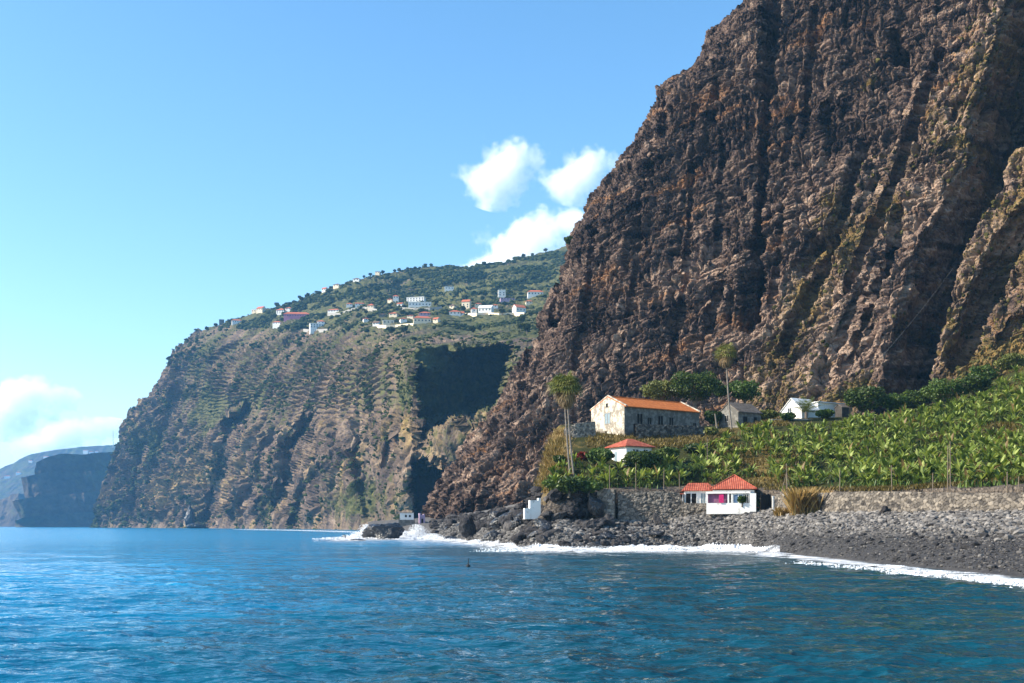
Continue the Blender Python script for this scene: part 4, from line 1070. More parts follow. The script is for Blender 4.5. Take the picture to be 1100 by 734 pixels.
    for k, (a, b, wp, hp, wm, rk, rm, label) in enumerate(ROW):
        p = None
        for k2 in range(12):
            p = hit(mount_bvh, a, b + 0.7 * k2)
            if p is not None: break
        if p is None: continue
        if k2: p = p + Vector((0, 0, 2.0))
        D = p.y; sc = D / F
        yaw = R(random.choice((-14, 8, 18, -24, 4)))
        w = wp * sc * 0.98; d = min(w, 9 + 2 * (k % 3)); h = hp * sc * 1.05
        if a in (557.5,): yaw = R(28)
        loc = Vector((p.x, p.y + d * 0.1, p.z + 0.6)); HOUSES.append((p.x, p.y, w))
        o = thing('village_house', label, 'house', loc, yaw, 'village houses on the mountain')
        rh = 0 if rk == 'flat' else min(h * 0.46, 0.36 * d)
        hw = h - rh
        walls_box(w, d, hw, rh, rk == 'gable', 9).build('wall', M[wm], o)
        if rk == 'flat':
            MB().box(-w / 2 - 0.3, w / 2 + 0.3, -d / 2 - 0.3, d / 2 + 0.3, hw, hw + 0.5).build('roof', M[rm], o)
        elif rk == 'hip': roof_hip(w, d, hw, rh, 0.7, 0.3, max(w - d, 0)).build('roof', M[rm], o)
        else: roof_gable(w, d, hw, rh, 0.6, 0.35, 0.3).build('roof', M[rm], o)
        nw = max(1, int(w / 4.2)); rows = 2 if hw > 6.3 else 1
        for r_ in range(rows):
            for q in range(nw):
                x = (q + 0.5) / nw * w - w / 2
                z = (0.9 + 3.1 * r_) if rows == 2 else hw * 0.3
                opening(o, 'window', 'F', x, z, min(1.6, w / nw * 0.5), min(1.9, hw * 0.5), w, d, M['glass'])
        opening(o, 'window', 'L', 0, hw * 0.3, 1.4, min(1.7, hw * 0.45), w, d, M['glass'])
village()
def village_walls():
    for pts, label in (([(405, 351), (415, 351.5), (425, 351), (436, 350), (444, 349.5)], 'pale road wall along the lip of the brown slope'),
                       ([(326, 355), (335, 356), (345, 355.5), (352, 355)], 'pale garden wall under the white terrace block'),
                       ([(500, 338.5), (512, 338.5), (524, 338), (536, 338.5), (552, 338), (563, 338)], 'long pale road wall below the right group of houses'),
                       ([(352, 338), (365, 338), (378, 333), (392, 331.5), (405, 334)], 'grey terrace wall stepping along the middle houses'),
                       ([(430, 332), (445, 333), (462, 332.5), (475, 331)], 'grey garden wall below the large stepped building')):
        ps = [hit(mount_bvh, a, b) for a, b in pts]; ps = [p for p in ps if p is not None]
        mb = MB()
        for p, q in zip(ps[:-1], ps[1:]):
            y = (p.y + q.y) / 2
            vs = [(p.x, p.y - 3, p.z - 3), (q.x, q.y - 3, q.z - 3), (q.x, q.y - 2.3, q.z - 3), (p.x, p.y - 2.3, p.z - 3), (p.x, p.y - 3, p.z + 2.0), (q.x, q.y - 3, q.z + 2.0), (q.x, q.y - 2.3, q.z + 2.0), (p.x, p.y - 2.3, p.z + 2.0)]
            mb.add(vs, [(0, 3, 2, 1), (4, 5, 6, 7), (0, 1, 5, 4), (1, 2, 6, 5), (2, 3, 7, 6), (3, 0, 4, 7)])
        tag(mb.build('village_wall', M['cream' if 'road' in label else 'concrete']), label, 'wall')
village_walls()

# small far houses and the mast
def far_things():
    for k, (a, b, wp, hp, label) in enumerate([(92, 487.5, 5, 3.5, 'white church like house on the far pale ridge'), (98, 488, 4, 2.2, 'white house right beside the tallest one on the far ridge'),
                                               (104, 487, 3, 2, 'small white house rightmost on the far ridge'), (50, 492.5, 6, 1.8, 'long pale house on the far ridge above the dark headland'),
                                               (20, 510, 5, 2.2, 'pale house lower on the far left slope, nearer the headland'), (8, 514, 6, 2.4, 'pale house leftmost on the far left slope'),
                                               (33, 497, 4, 2, 'tiny pale house highest on the far left slope')]):
        p = hit(head2_bvh, a, b) or at(a, b, 6300)
        w, h = wp * p.y / F, hp * p.y / F
        o = thing('far_house', label, 'house', p, 0.1 * (k % 3), 'houses on the far hills')
        walls_box(w, 12, h, 0, False, 10).build('wall', M['white'], o)
        roof_hip(w, 12, h, 3, 0.6, 0.4, max(1, w - 12)).build('roof', M['tile_far'], o)
    m = thing('radio_mast', 'thin tall radio mast on the far ridge beside the mountain', 'mast', at(121.5, 481, 7200))
    MB().tube([(0, 0, 0), (0, 0, 108)], [2.2, 1.2], 5).build('pole', M['concrete'], m)
    MB().tube([(0, 0, 108), (0, 0, 122)], [0.7, 0.4], 5).build('antenna', M['concrete'], m)
    MB().box(-5, 5, -5, 5, 0, 6).build('base', M['concrete'], m)
far_things()

# ================================================================== VEGETATION
def leaf_cloud(n, lobes, size, seed, hollow=0.55, noise_gap=0.35):
    """leaf quads spread through lobes (cx,cy,cz,rx,ry,rz); returns verts, faces, tone"""
    r = np.random.default_rng(seed)
    lob = np.array(lobes, float); vol = lob[:, 3] * lob[:, 4] * lob[:, 5]
    li = r.choice(len(lob), n * 2, p=vol / vol.sum())
    dirn = r.normal(size=(n * 2, 3)); dirn /= np.linalg.norm(dirn, axis=1, keepdims=True)
    rad = hollow + (1 - hollow) * r.uniform(0, 1, n * 2) ** 0.6
    c = lob[li, :3] + dirn * rad[:, None] * lob[li, 3:]
    keep = gnoise(c / (size * 4.5), seed) > -noise_gap + 0.35 * r.normal(size=n * 2) * 0.3
    c, dirn = c[keep][:n], dirn[keep][:n]; n = len(c)
    nr = dirn * 0.7 + r.normal(size=(n, 3)) * 0.7 + np.array([0, 0, 0.3]); nr /= np.linalg.norm(nr, axis=1, keepdims=True)
    t = np.cross(nr, r.normal(size=(n, 3))); t /= np.linalg.norm(t, axis=1, keepdims=True) + 1e-9
    bt = np.cross(nr, t)
    s = size * r.uniform(0.6, 1.4, n)[:, None]
    V = np.stack([c - t * s, c - bt * s * 0.55, c + t * s, c + bt * s * 0.55], 1).reshape(-1, 3)
    Fq = np.arange(n * 4).reshape(n, 4)
    tone = np.clip(0.5 + 0.32 * gnoise(c / (size * 6), seed + 1) + 0.25 * r.normal(size=n), 0, 1)
    return V, Fq, np.repeat(tone, 4)

def lobes_for(rx, ry, rz, n, seed, zc):
    r = np.random.default_rng(seed); L = [(0, 0, zc, rx * 0.7, ry * 0.7, rz * 0.75)]
    for k in range(n):
        a = r.uniform(0, 6.28); e = r.uniform(-0.35, 0.8)
        L.append((rx * 0.62 * math.cos(a) * math.cos(e), ry * 0.62 * math.sin(a) * math.cos(e), zc + rz * 0.62 * math.sin(e), rx * r.uniform(0.28, 0.45), ry * r.uniform(0.28, 0.45), rz * r.uniform(0.28, 0.42)))
    return L

def tree(name, label, cat, loc, rx, rz, mat, n=2600, leaf=0.34, seed=1, trunk=1.2, group=None, ry=None):
    o = thing(name, label, cat, loc, 0, group)
    ry = ry or rx * 0.85
    zc = trunk + rz * 0.8
    L = lobes_for(rx, ry, rz, 11, seed, zc)
    V, Fq, t = leaf_cloud(n, L, leaf, seed)
    mesh_np('crown', V, Fq, mat, {'tone': t}, False, o)
    mb = MB(); r = random.Random(seed); tr = max(0.12, rx * 0.06)
    mb.tube([(0, 0, -0.6), (0.1, 0, trunk * 0.6), (0.0, 0.1, trunk + rz * 0.5)], [tr * 1.3, tr, tr * 0.6])
    for L_ in L[1:7]: mb.tube([(0, 0, trunk * 0.7), (L_[0] * 0.5, L_[1] * 0.5, (trunk + L_[2]) / 2), L_[:3]], [tr * 0.6, tr * 0.4, tr * 0.15], 5)
    mb.build('trunk', M['bark'], o)
    return o

def px(n, D): return n * D / F
# trees and bushes around the houses: (name, label, cat, a, b(base), D, half width, half height, material, leaves)
VEG = [
    ('tree', 'broad dark green tree behind the orange roof, largest of the grove', 'tree', 746, 438, 276, 32, 21, 'leaf_dark', 4200, 1.3),
    ('tree', 'pale yellow green bushy tree left of the dark tree behind the roof', 'tree', 710, 436, 278, 22, 15, 'leaf_pale', 2200, 1.0),
    ('tree', 'green tree right of the tall palm trunk below the cliff', 'tree', 800, 436, 285, 20, 15, 'leaf_mid', 2200, 1.0),
    ('tree', 'small dark tree between the orange roof and the stone shed', 'tree', 766, 447, 266, 11, 10, 'leaf_dark', 1500, 1.0),
    ('tree', 'round dark tree right of the white house under the cliff', 'tree', 931, 456, 270, 25, 19, 'leaf_dark', 3400, 1.0),
    ('bush', 'mid green bush between the dark round tree and the big bush', 'bush', 963, 452, 272, 19, 13, 'leaf_mid', 1500, 0.3),
    ('bush', 'dark bush just right of the dark round tree', 'bush', 984, 450, 274, 18, 13, 'leaf_dark', 1300, 0.3),
    ('bush', 'wide olive green bush at the head of the plantation', 'bush', 1014, 449, 264, 27, 18, 'leaf_mid', 2600, 0.5),
    ('bush', 'dark green bush right of the wide olive bush', 'bush', 1046, 443, 264, 22, 14, 'leaf_dark', 1700, 0.3),
    ('bush', 'bright green bush high on the slope at the right', 'bush', 1056, 405, 284, 18, 13, 'leaf_mid', 1500, 0.2),
    ('bush', 'pale green bush uppermost at the right edge under the cliff', 'bush', 1086, 398, 284, 18, 13, 'leaf_pale', 1500, 0.2),
    ('bush', 'round green bush left of the small white pavilion', 'bush', 643, 502, 223, 18, 12, 'leaf_mid', 2000, 0.2),
    ('bush', 'dark round bush in front of the small white pavilion', 'bush', 691, 500, 222, 24, 13, 'leaf_dark', 2600, 0.2),
    ('bush', 'dark bush right of the pavilion below the yard wall', 'bush', 716, 498, 227, 15, 11, 'leaf_dark', 1700, 0.2),
    ('bush', 'low dark bush half way between pavilion and shed', 'bush', 748, 492, 234, 15, 6, 'leaf_dark', 1600, 0.1),
    ('bush', 'dark green bush in the middle of the banana plants', 'bush', 928, 482, 232, 13, 7, 'leaf_dark', 1400, 0.2),
    ('bush', 'dark green shrub spilling over the shore boulders', 'bush', 611, 553, 205, 20, 12, 'leaf_dark', 2400, 0.2),
    ('bush', 'green shrub above the boulders left of the stone wall', 'bush', 632, 538, 206, 17, 8, 'leaf_mid', 1700, 0.2),
    ('bush', 'small bush beside the white pillar of beach house', 'bush', 797, 541, 198.5, 5, 4.5, 'leaf_mid', 500, 0.1),
    ('bush', 'dark bush in the passage right of the beach house', 'bush', 815, 550, 199, 6, 8, 'leaf_dark', 700, 0.1),
    ('bush', 'green bush half hiding the white gable under the cliff', 'bush', 846, 452, 262, 10, 6, 'leaf_mid', 800, 0.2),
    ('bush', 'green bush before the flat wing of the white house', 'bush', 886, 452, 262, 14, 6, 'leaf_mid', 1000, 0.2),
    ('bush', 'olive bush left of the stone shed by the dead trunk', 'bush', 764, 466, 252, 9, 6, 'leaf_pale', 700, 0.2),
    ('bush', 'pale bush on the bank right of the stone shed', 'bush', 822, 452, 268, 16, 7, 'leaf_pale', 1200, 0.2),
    ('bush', 'red flowering bush left of the green bush by the pavilion', 'bush', 626, 500, 226, 8, 5, 'leaf_red', 600, 0.1),
    ('bush', 'small dark shrub among the tan reeds, higher one', 'bush', 601, 492, 222, 8, 5, 'leaf_dark', 500, 0.1),
    ('bush', 'small green shrub among the tan reeds, lower one', 'bush', 590, 525, 209, 8, 6, 'leaf_mid', 500, 0.1),
    ('bush', 'lone dark bush on the edge of the cliff against the sky', 'bush', 611, 263, 468, 7, 6, 'leaf_dark', 500, 0.1),
    ('bush', 'green shrub behind the manor roof on the rock foot', 'bush', 775, 428, 285, 12, 8, 'leaf_mid', 1000, 0.3),
]
for k, (nm, label, cat, a, b, D, hw, hh, mt, n, trk) in enumerate(VEG):
    p = at(a, b, D)
    if 200 < D < 300 and a > 600:
        hz_ = float(hill_z(p.x, p.y)[0])
        if abs(hz_ - p.z) < 4: p.z = hz_
    tree(nm, label, cat, p, px(hw, D), px(hh, D) * (1.0 if trk < 2 else 0.85), M[mt], int(n * 1.25), 0.30 if D < 400 else 0.45, 100 + k, trk)

# ---- palms
def fan_frond(V, Fq, T, base, d, length, droop, rw, tone, r):
    """petiole and a pleated fan blade"""
    d = Vector(d).normalized(); side = d.cross(Vector((0, 0, 1)))
    if side.length < 1e-3: side = Vector((1, 0, 0))
    side.normalize(); up = side.cross(d).normalized()
    hub = Vector(base) + d * length * 0.45
    i = len(V); V += [tuple(Vector(base) - side * 0.04), tuple(Vector(base) + side * 0.04), tuple(hub + side * 0.03), tuple(hub - side * 0.03)]
    Fq.append((i, i + 1, i + 2, i + 3)); T += [tone * 0.7] * 4
    n = 9
    for k in range(n):
        an = (k / (n - 1) - 0.5) * 2.6
        dd = (d * math.cos(an) + side * math.sin(an)).normalized()
        ln = length * 0.62 * (0.75 + 0.25 * math.cos(an)) * r.uniform(0.85, 1.1)
        wv = (side * math.cos(an) - d * math.sin(an)) * rw
        tip = hub + dd * ln + Vector((0, 0, -droop * ln)) + up * 0.1 * r.uniform(-1, 1)
        mid = hub + dd * ln * 0.6 + Vector((0, 0, -droop * ln * 0.25))
        i = len(V); V += [tuple(hub), tuple(mid - wv), tuple(tip), tuple(mid + wv)]
        Fq.append((i, i + 1, i + 2, i + 3)); tt = min(1, max(0, tone + r.uniform(-0.2, 0.2))); T += [tt] * 4

def palm(label, top_a, top_b, base_a, base_b, D, crown_r, skirt, seed, thick=0.26):
    r = random.Random(seed)
    b = at(base_a, base_b, D); t = at(top_a, top_b, D)
    o = thing('palm_tree', label, 'palm', b)
    tp = t - b
    n = 26; pts = []; rad = []
    for k in range(n):
        f = k / (n - 1)
        pts.append((tp.x * (f + 0.12 * math.sin(f * math.pi)), 0.25 * math.sin(f * 3), -0.8 + (tp.z + 0.8) * f)); rad.append(thick * (1.25 - 0.42 * f) * (1 + 0.07 * (k % 2)) + 0.1 * max(0, 0.06 - f) * 10)
    MB().tube(pts, rad, 8).build('trunk', M['palm_bark'], o)
    V, Fq, T = [], [], []
    for k in range(44):
        az = k * 2.39996; e = math.asin(max(-0.35, min(1, -0.34 + 1.3 * (k + 0.5) / 44)))
        d = (math.cos(az) * math.cos(e), math.sin(az) * math.cos(e), math.sin(e))
        fan_frond(V, Fq, T, tp + Vector((0, 0, 0.1)), d, crown_r * r.uniform(0.9, 1.25), 0.5, 0.10, r.uniform(0.2, 0.95), r)
    mesh_np('crown', V, Fq, M['palm'], {'tone': T}, False, o)
    V, Fq, T = [], [], []
    for k in range(46):
        az = k * 2.39996; f = k / 46; e = -0.75 - 0.65 * f
        d = (math.cos(az) * math.cos(e), math.sin(az) * math.cos(e), math.sin(e))
        fan_frond(V, Fq, T, tp + Vector((0, 0, -skirt * 0.55 * f)), d, crown_r * (0.95 - 0.35 * f), 0.5, 0.09, r.uniform(0.1, 0.8), r)
    mesh_np('dead_fronds', V, Fq, M['dead'], {'tone': T}, False, o)
palm('taller palm of the pair left of the old stone house', 606, 413, 613, 512, 216, 3.2, 3.4, 1, 0.15)
palm('slightly shorter palm leaning close to its taller twin on the left', 609, 417, 617, 512, 214.5, 3.0, 3.2, 2, 0.15)
palm('lone tall palm standing before the cliff right of the orange roof', 780, 379, 786, 458, 258, 2.8, 2.8, 3, 0.17)
tr_ = MB(); tr_.tube([(0.6, 0, 0), (0.25, 0, 2), (-0.1, 0, 4.6)], [0.24, 0.2, 0.15], 8)
dt = tr_.build('dead_trunk', M['palm_bark']); dt.location = at(768.5, 466, 256); tag(dt, 'short pale leaning dead trunk beside the stone shed', 'trunk')

def feather_palm():
    r = random.Random(9); b = at(866, 450, 266)
    o = thing('date_palm', 'short feathery palm in front of the white house', 'palm', b)
    MB().tube([(0, 0, -1), (0, 0, 1.6)], [0.4, 0.35], 8).build('trunk', M['bark'], o)
    V, Fq, T = [], [], []
    for k in range(34):
        az = k * 2.39996; e = 0.15 + 1.15 * k / 34
        d = Vector((math.cos(az) * math.cos(e), math.sin(az) * math.cos(e), math.sin(e))); side = d.cross(Vector((0, 0, 1))).normalized()
        ln = r.uniform(4.6, 6.4); tn = r.uniform(0.3, 0.9)
        for q in range(12):
            f = (q + 1) / 12; c = Vector((0, 0, 1.6)) + d * ln * f + Vector((0, 0, -1.6 * f * f))
            for sg in (-1, 1):
                tip = c + side * sg * 0.95 * math.sin(f * 2.8 + 0.25) + d * 0.45 + Vector((0, 0, -0.2))
                i = len(V); V += [tuple(c), tuple(c + d * 0.12), tuple(tip), tuple(tip - d * 0.05)]; Fq.append((i, i + 1, i + 2, i + 3)); T += [tn] * 4
    mesh_np('crown', V, Fq, M['palm'], {'tone': T}, False, o)
feather_palm()

# ---- banana plants
def banana_mesh(seed):
    r = random.Random(seed); V, Fq, T = [], [], []
    H = r.uniform(0.8, 1.5)
    n = 6
    for k in range(n):      # stem
        a = 6.283 * k / n; V += [(0.14 * math.cos(a), 0.14 * math.sin(a), -0.3), (0.09 * math.cos(a), 0.09 * math.sin(a), H)]; T += [0.35, 0.45]
    for k in range(n): Fq.append((2 * k, (2 * k + 2) % (2 * n), (2 * k + 3) % (2 * n), 2 * k + 1))
    nl = r.randint(9, 12)
    for k in range(nl):
        az = k * 2.4 + r.uniform(-0.4, 0.4); e0 = R(r.uniform(38, 82)) if k else R(86)
        ln = r.uniform(1.7, 2.7); wd = r.uniform(0.20, 0.33); bend = r.uniform(0.4, 2.0)
        tn = min(1, max(0, r.gauss(0.45, 0.28))) if r.random() > 0.10 else -2.0
        p = Vector((0, 0, H)); e = e0; side = Vector((-math.sin(az), math.cos(az), 0)); tw = r.uniform(-0.5, 0.5)
        sg = 6; rows = []
        for q in range(sg + 1):
            f = q / sg
            d = Vector((math.cos(az) * math.cos(e), math.sin(az) * math.cos(e), math.sin(e)))
            up = side.cross(d)
            w = wd * (math.sin(math.pi * min(1, 0.10 + 0.9 * f)) ** 0.6 if f < 1 else 0.05)
            s2 = side * math.cos(tw) + up * math.sin(tw)
            rows.append((p - s2 * w - up * w * -0.25, p.copy(), p + s2 * w + up * w * 0.25))
            p = p + d * (ln / sg); e -= bend / sg * (0.5 + f)
        i = len(V)
        for rr in rows: V += [tuple(x) for x in rr]; T += [min(1, tn + 0.08), min(1, tn + 0.22), tn]
        for q in range(sg):
            for c in (0, 1): b = i + q * 3 + c; Fq.append((b, b + 1, b + 4, b + 3))
    return np.array(V), np.array(Fq), np.array(T)

def plantation():
    r = np.random.default_rng(21)
    spots = []
    # rows follow the contours of the slope
    for D in np.arange(122, 272, 2.15):
        for a in np.arange(596, 1330, 2.3 * F / D):
            a2 = a + r.normal() * 0.8 * F / D * 0.8; D2 = D + r.normal() * 0.8
            fr = np.interp(a2, FRONT[:, 0], FRONT[:, 1])
            if D2 < fr + 0.9: continue
            spots.append((a2, D2))
    spots = np.array(spots)
    X = (spots[:, 0] - CX) / F * spots[:, 1]; Z = hill_z(X, spots[:, 1])
    b = HY - (Z - CAMZ) / spots[:, 1] * F; a = spots[:, 0]
    keep = np.ones(len(a), bool)
    low = np.interp(a, [590, 640, 730, 800, 830, 900, 960, 1010, 1050, 1100, 1215], [499, 503, 500, 463, 456, 454, 450, 443, 432, 400, 380])
    keep &= b > low
    # clearings of dry grass, houses, terrace strip
    brown = 0.9 * blob(a, b, 812, 499, 20, 10) + 0.8 * blob(a, b, 838, 517, 18, 9) + 0.8 * blob(a, b, 790, 483, 18, 7) + 0.9 * blob(a, b, 1075, 462, 22, 10)
    keep &= (brown + 0.25 * r.normal(size=len(a))) < 0.5
    strip = np.interp(a, [860, 960, 1030, 1110, 1215], [528, 526, 522, 515, 508])
    keep &= ~((np.abs(b - strip) < 2.0) & (a > 855))
    D_ = spots[:, 1]
    keep &= ~((a > 728) & (a < 830) & (D_ < 212))
    keep &= ~((a > 655) & (a < 705) & (D_ > 221) & (D_ < 240))
    keep &= ~((a > 765) & (a < 826) & (D_ > 250)); keep &= ~((a > 830) & (a < 912) & (D_ > 246))
    keep &= gnoise(np.stack([X / 9, D_ / 9, 0 * X], -1), 3) > -0.30
    idx = np.where(keep)[0]
    idx = idx[np.argsort(spots[idx, 1] - 40 * (np.abs(a[idx] - 850) < 260))]
    protos = []
    for k in range(9):
        V, Fq, T = banana_mesh(300 + k); protos.append((V, Fq, T))
    first = [None] * 9; n_ind = 290
    step = idx
    near = step[:n_ind]; rest = step[n_ind:]
    for q, i in enumerate(near):
        v = int(r.integers(0, 9)); s = r.uniform(0.5, 1.1)
        if first[v] is None:
            V, Fq, T = protos[v]; o = first[v] = mesh_np('banana_plant', V, Fq, M['banana'], {'tone': T}, True)
        else:
            o = first[v].copy(); COL.objects.link(o)
        o.location = (X[i], D_[i], Z[i]); o.rotation_euler = (0, 0, r.uniform(0, 6.28)); o.scale = (s, s, s)
        tag(o, 'leafy banana plant growing in the dense plantation above the beach walls', 'banana plant', 'banana plants of the plantation')
    AV, AF, AT, base = [], [], [], 0
    for i in rest:
        V, Fq, T = protos[int(r.integers(0, 9))]; s = r.uniform(0.5, 1.08); an = r.uniform(0, 6.28)
        c, sn = math.cos(an), math.sin(an)
        AV.append(np.stack([(V[:, 0] * c - V[:, 1] * sn) * s + X[i], (V[:, 0] * sn + V[:, 1] * c) * s + D_[i], V[:, 2] * s + Z[i]], -1))
        AF.append(Fq + base); base += len(V); AT.append(np.clip(T + r.normal() * 0.08, -2, 1))
    if AV:
        o = mesh_np('banana_field', np.concatenate(AV), np.concatenate(AF), M['banana'], {'tone': np.concatenate(AT)}, True)
        tag(o, 'dense rows of smaller banana plants filling the upper slope', 'banana plants', None, 'stuff')
    r = np.random.default_rng(77); m_ = r.permutation(idx); base_ = np.stack([X[m_], D_[m_], Z[m_]], -1)
    blades('undergrowth', 'dark green undergrowth of young shoots between the banana plants', 'undergrowth', [tuple(v) for v in base_], 1.25, 0.13, M['leaf_mid'], 9, 14, 'stuff', 0.9, 0.9)
    print('bananas', len(near), len(rest))

# ---- grass, brush
def blades(name, label, cat, spots, h, w, mat, per, seed, kind=None, spread=0.5, lean=0.5):
    r = np.random.default_rng(seed); N = len(spots) * per
    b = np.repeat(np.array(spots, float), per, 0); b[:, :2] += r.normal(size=(N, 2)) * spread
    az = r.uniform(0, 6.283, N); hh = h * r.uniform(0.5, 1.15, N); ln = lean * r.uniform(0.1, 1, N) * hh
    d = np.stack([np.cos(az) * ln, np.sin(az) * ln, hh], -1); s = np.stack([-np.sin(az), np.cos(az), 0 * az], -1) * w
    V = np.stack([b - s, b + s, b + d * 0.6 + s * 0.7 + [0, 0, 0], b + d * [1.25, 1.25, 0.95]], 1).reshape(-1, 3)
    Fq = np.arange(N * 4).reshape(N, 4)
    tone = np.repeat(np.clip(r.normal(0.5, 0.25, N), 0, 1), 4)
    o = mesh_np(name, V, Fq, mat, {'tone': tone}, False)
    return tag(o, label, cat, None, kind)

plantation()
def spots_in(a0, a1, b0, b1, n, seed, f=None):
    r = random.Random(seed); out = []
    for _ in range(n * 6):
        a, b = r.uniform(a0, a1), r.uniform(b0, b1)
        if f and not f(a, b): continue
        p = hill_hit(a, b)
        if p is not None: out.append(tuple(p))
        if len(out) >= n: break
    return out

blades('dry_reeds', 'tan dry reeds covering the seaward end of the terrace slope', 'reeds', spots_in(580, 612, 464, 530, 420, 3), 1.15, 0.06, M['straw'], 14, 4, 'stuff', 0.4, 0.7)
blades('rust_reeds', 'rust brown tufts mixed among the tan reeds at the terrace end', 'reeds', spots_in(576, 610, 475, 528, 150, 33), 1.5, 0.07, M['brush'], 20, 34, 'stuff', 0.35, 0.6)
blades('brown_brush', 'rusty brown brush covering the banks between house and pavilion', 'brush', spots_in(632, 790, 463, 482, 420, 5) + spots_in(770, 845, 440, 458, 200, 55), 0.8, 0.09, M['brush'], 16, 6, 'stuff', 0.5, 0.8)
blades('dry_grass', 'dry olive grass in the clearings of the banana plantation', 'grass', spots_in(760, 860, 478, 527, 420, 7) + spots_in(1050, 1100, 375, 400, 160, 8) + spots_in(1050, 1099, 455, 470, 80, 9), 0.8, 0.08, M['brush'], 14, 10, 'stuff', 0.6, 0.8)
def terrace_strip():
    sp = []
    r = random.Random(4)
    for _ in range(420):
        a = r.uniform(845, 1190); b = np.interp(a, [845, 960, 1030, 1110, 1215], [527, 525, 521, 514, 507]) + r.uniform(-1.5, 2.5)
        p = hill_hit(a, b)
        if p is not None: sp.append(tuple(p))
    blades('rust_grass', 'rust coloured dry grass strip along the top of the beach wall', 'grass', sp, 0.55, 0.08, M['brush'], 14, 12, 'stuff', 0.5, 0.9)
terrace_strip()
c = at(866, 553, 186)
blades('grass_clump', 'large golden clump of tall dry grass before the beach wall', 'grass clump', [(c.x + random.uniform(-2.2, 2.4), c.y - 1.2 + random.uniform(-0.8, 0.8), c.z - 0.2) for _ in range(60)], 4.6, 0.09, M['straw'], 16, 13, None, 0.35, 0.55)
c = at(843, 553, 190)
blades('grass_clump', 'low yellow grass tuft at the foot of the wall left of tall clump', 'grass clump', [(c.x + random.uniform(-1.6, 1.6), c.y - 1.0 + random.uniform(-0.6, 0.6), c.z - 0.2) for _ in range(40)], 1.5, 0.08, M['straw'], 14, 15, None, 0.3, 0.7)

# ---- poles in the plantation
POLES = [(655, 532, 500, 208), (683, 531, 497, 209), (713, 531, 503, 209), (730, 531, 509, 209), (845, 527, 498, 197), (902, 528, 505, 180), (958, 527, 500, 168),
         (1002, 531, 508, 157), (1018, 531, 478, 156), (1021, 531, 474, 155), (1082, 530, 507, 145), (1094, 530, 512, 143), (940, 470, 448, 240), (860, 478, 462, 238), (1033, 478, 452, 225), (760, 505, 470, 222)]
for k, (a, b0, b1, D) in enumerate(POLES):
    p = at(a, b0, D); h = (b0 - b1) * D / F
    mb = MB().tube([(0, 0, -0.6), (0.05 * (k % 3 - 1), 0, h)], [0.085, 0.06], 6)
    o = mb.build('timber_pole', M['wood']); o.location = p
    tag(o, 'thin weathered timber pole standing among the banana plants', 'pole', 'timber poles in the plantation')
o = thing('net_frame', 'grey timber tripod frame on the bank right of beach house roof', 'frame', at(845, 528, 196))
for x, y in ((-0.9, 0.2), (0.9, 0.2), (0, -0.7)): MB().tube([(x, y, -0.3), (0, 0, 3.4)], [0.07, 0.05], 5).build('leg', M['wood'], o)
MB().box(-0.55, 0.55, 0.0, 0.06, 1.2, 1.3).build('crossbar', M['wood'], o)

# ---- cable across the gully
p0, p1 = at(1024, 288, 292), at(932, 400, 268)
pts = [p0.lerp(p1, k / 20) + Vector((0, 0, -0.8 * math.sin(math.pi * k / 20))) for k in range(21)]
o = MB().tube(pts, 0.024, 5).build('cable', M['metal'], None)
tag(o, 'thin steel cable stretched across the dark gully of the cliff', 'cable')

# ---- scrub on cliff, mountain
def scrub():
    r = np.random.default_rng(31)
    ok = (MBb > 270) & (MIN < 0.5)
    ok[-6:] = False
    ii = np.argwhere(ok)
    w = np.where(MBb[ok] < 352, 6.0, 0.55) + 0.4 * (MBb[ok] < 440) + 0 * MBb[ok]
    nz = gnoise(MP[ok] / 60, 5); w = w * np.clip(1.6 * nz + 0.25, 0.01, 1) ** 1.3
    pick = ii[r.choice(len(ii), 22000, replace=False, p=w / w.sum())]
    pos = MP[pick[:, 0], pick[:, 1]]
    pos = pos[[clear_of_houses(x, y, 2) for x, y, _ in pos]]; n = len(pos)
    rel = pos[:, 1] / 1600
    sz = (0.9 + 2.3 * r.uniform(0, 1, n) ** 3) * np.clip(rel, 0.6, 1.3)
    var, bf = stone_variants(10, 1, 0.6, 5)
    pos = pos + np.array([0, 0, 0.4]) * sz[:, None]
    tone = np.clip(0.42 + 0.3 * gnoise(pos / 90, 9) + 0.2 * r.normal(size=n), 0, 1)
    o = merge_scatter('mountain_scrub', var, bf, pos, sz[:, None] * r.uniform(0.6, 1.5, (n, 3)) * np.array([1.3, 1.1, 0.75]), M['scrub'], tone, 3)
    tag(o, 'dark green scrub dotted over the mountain terraces', 'scrub', None, 'stuff')
    ok = (CM > 0.30) & (CB < 470) & (CB > -40); ii = np.argwhere(ok)
    w = np.clip(CM[ok], 0, 1); pick = ii[r.choice(len(ii), 5200, replace=False, p=w / w.sum())]
    pos = CP[pick[:, 0], pick[:, 1]]; n = len(pos)
    sz = 0.22 + 0.65 * r.uniform(0, 1, n) ** 3
    V, Fq, T = [], [], []
    o = merge_scatter('cliff_scrub', stone_variants(8, 0, 0.7, 6)[0], bf0, pos, sz[:, None] * r.uniform(0.7, 1.3, (n, 3)), M['cliffscrub'], None, 4)
    tag(o, 'olive tufts of scrub clinging to the dark cliff face', 'scrub', None, 'stuff')
bf0 = icosphere(0)[1]
M['cliffscrub'] = leaf_mat('cliff_tufts', (0.02, 0.02, 0.008), (0.06, 0.056, 0.018), (0.13, 0.11, 0.038), 0.05, 0.9)
scrub()

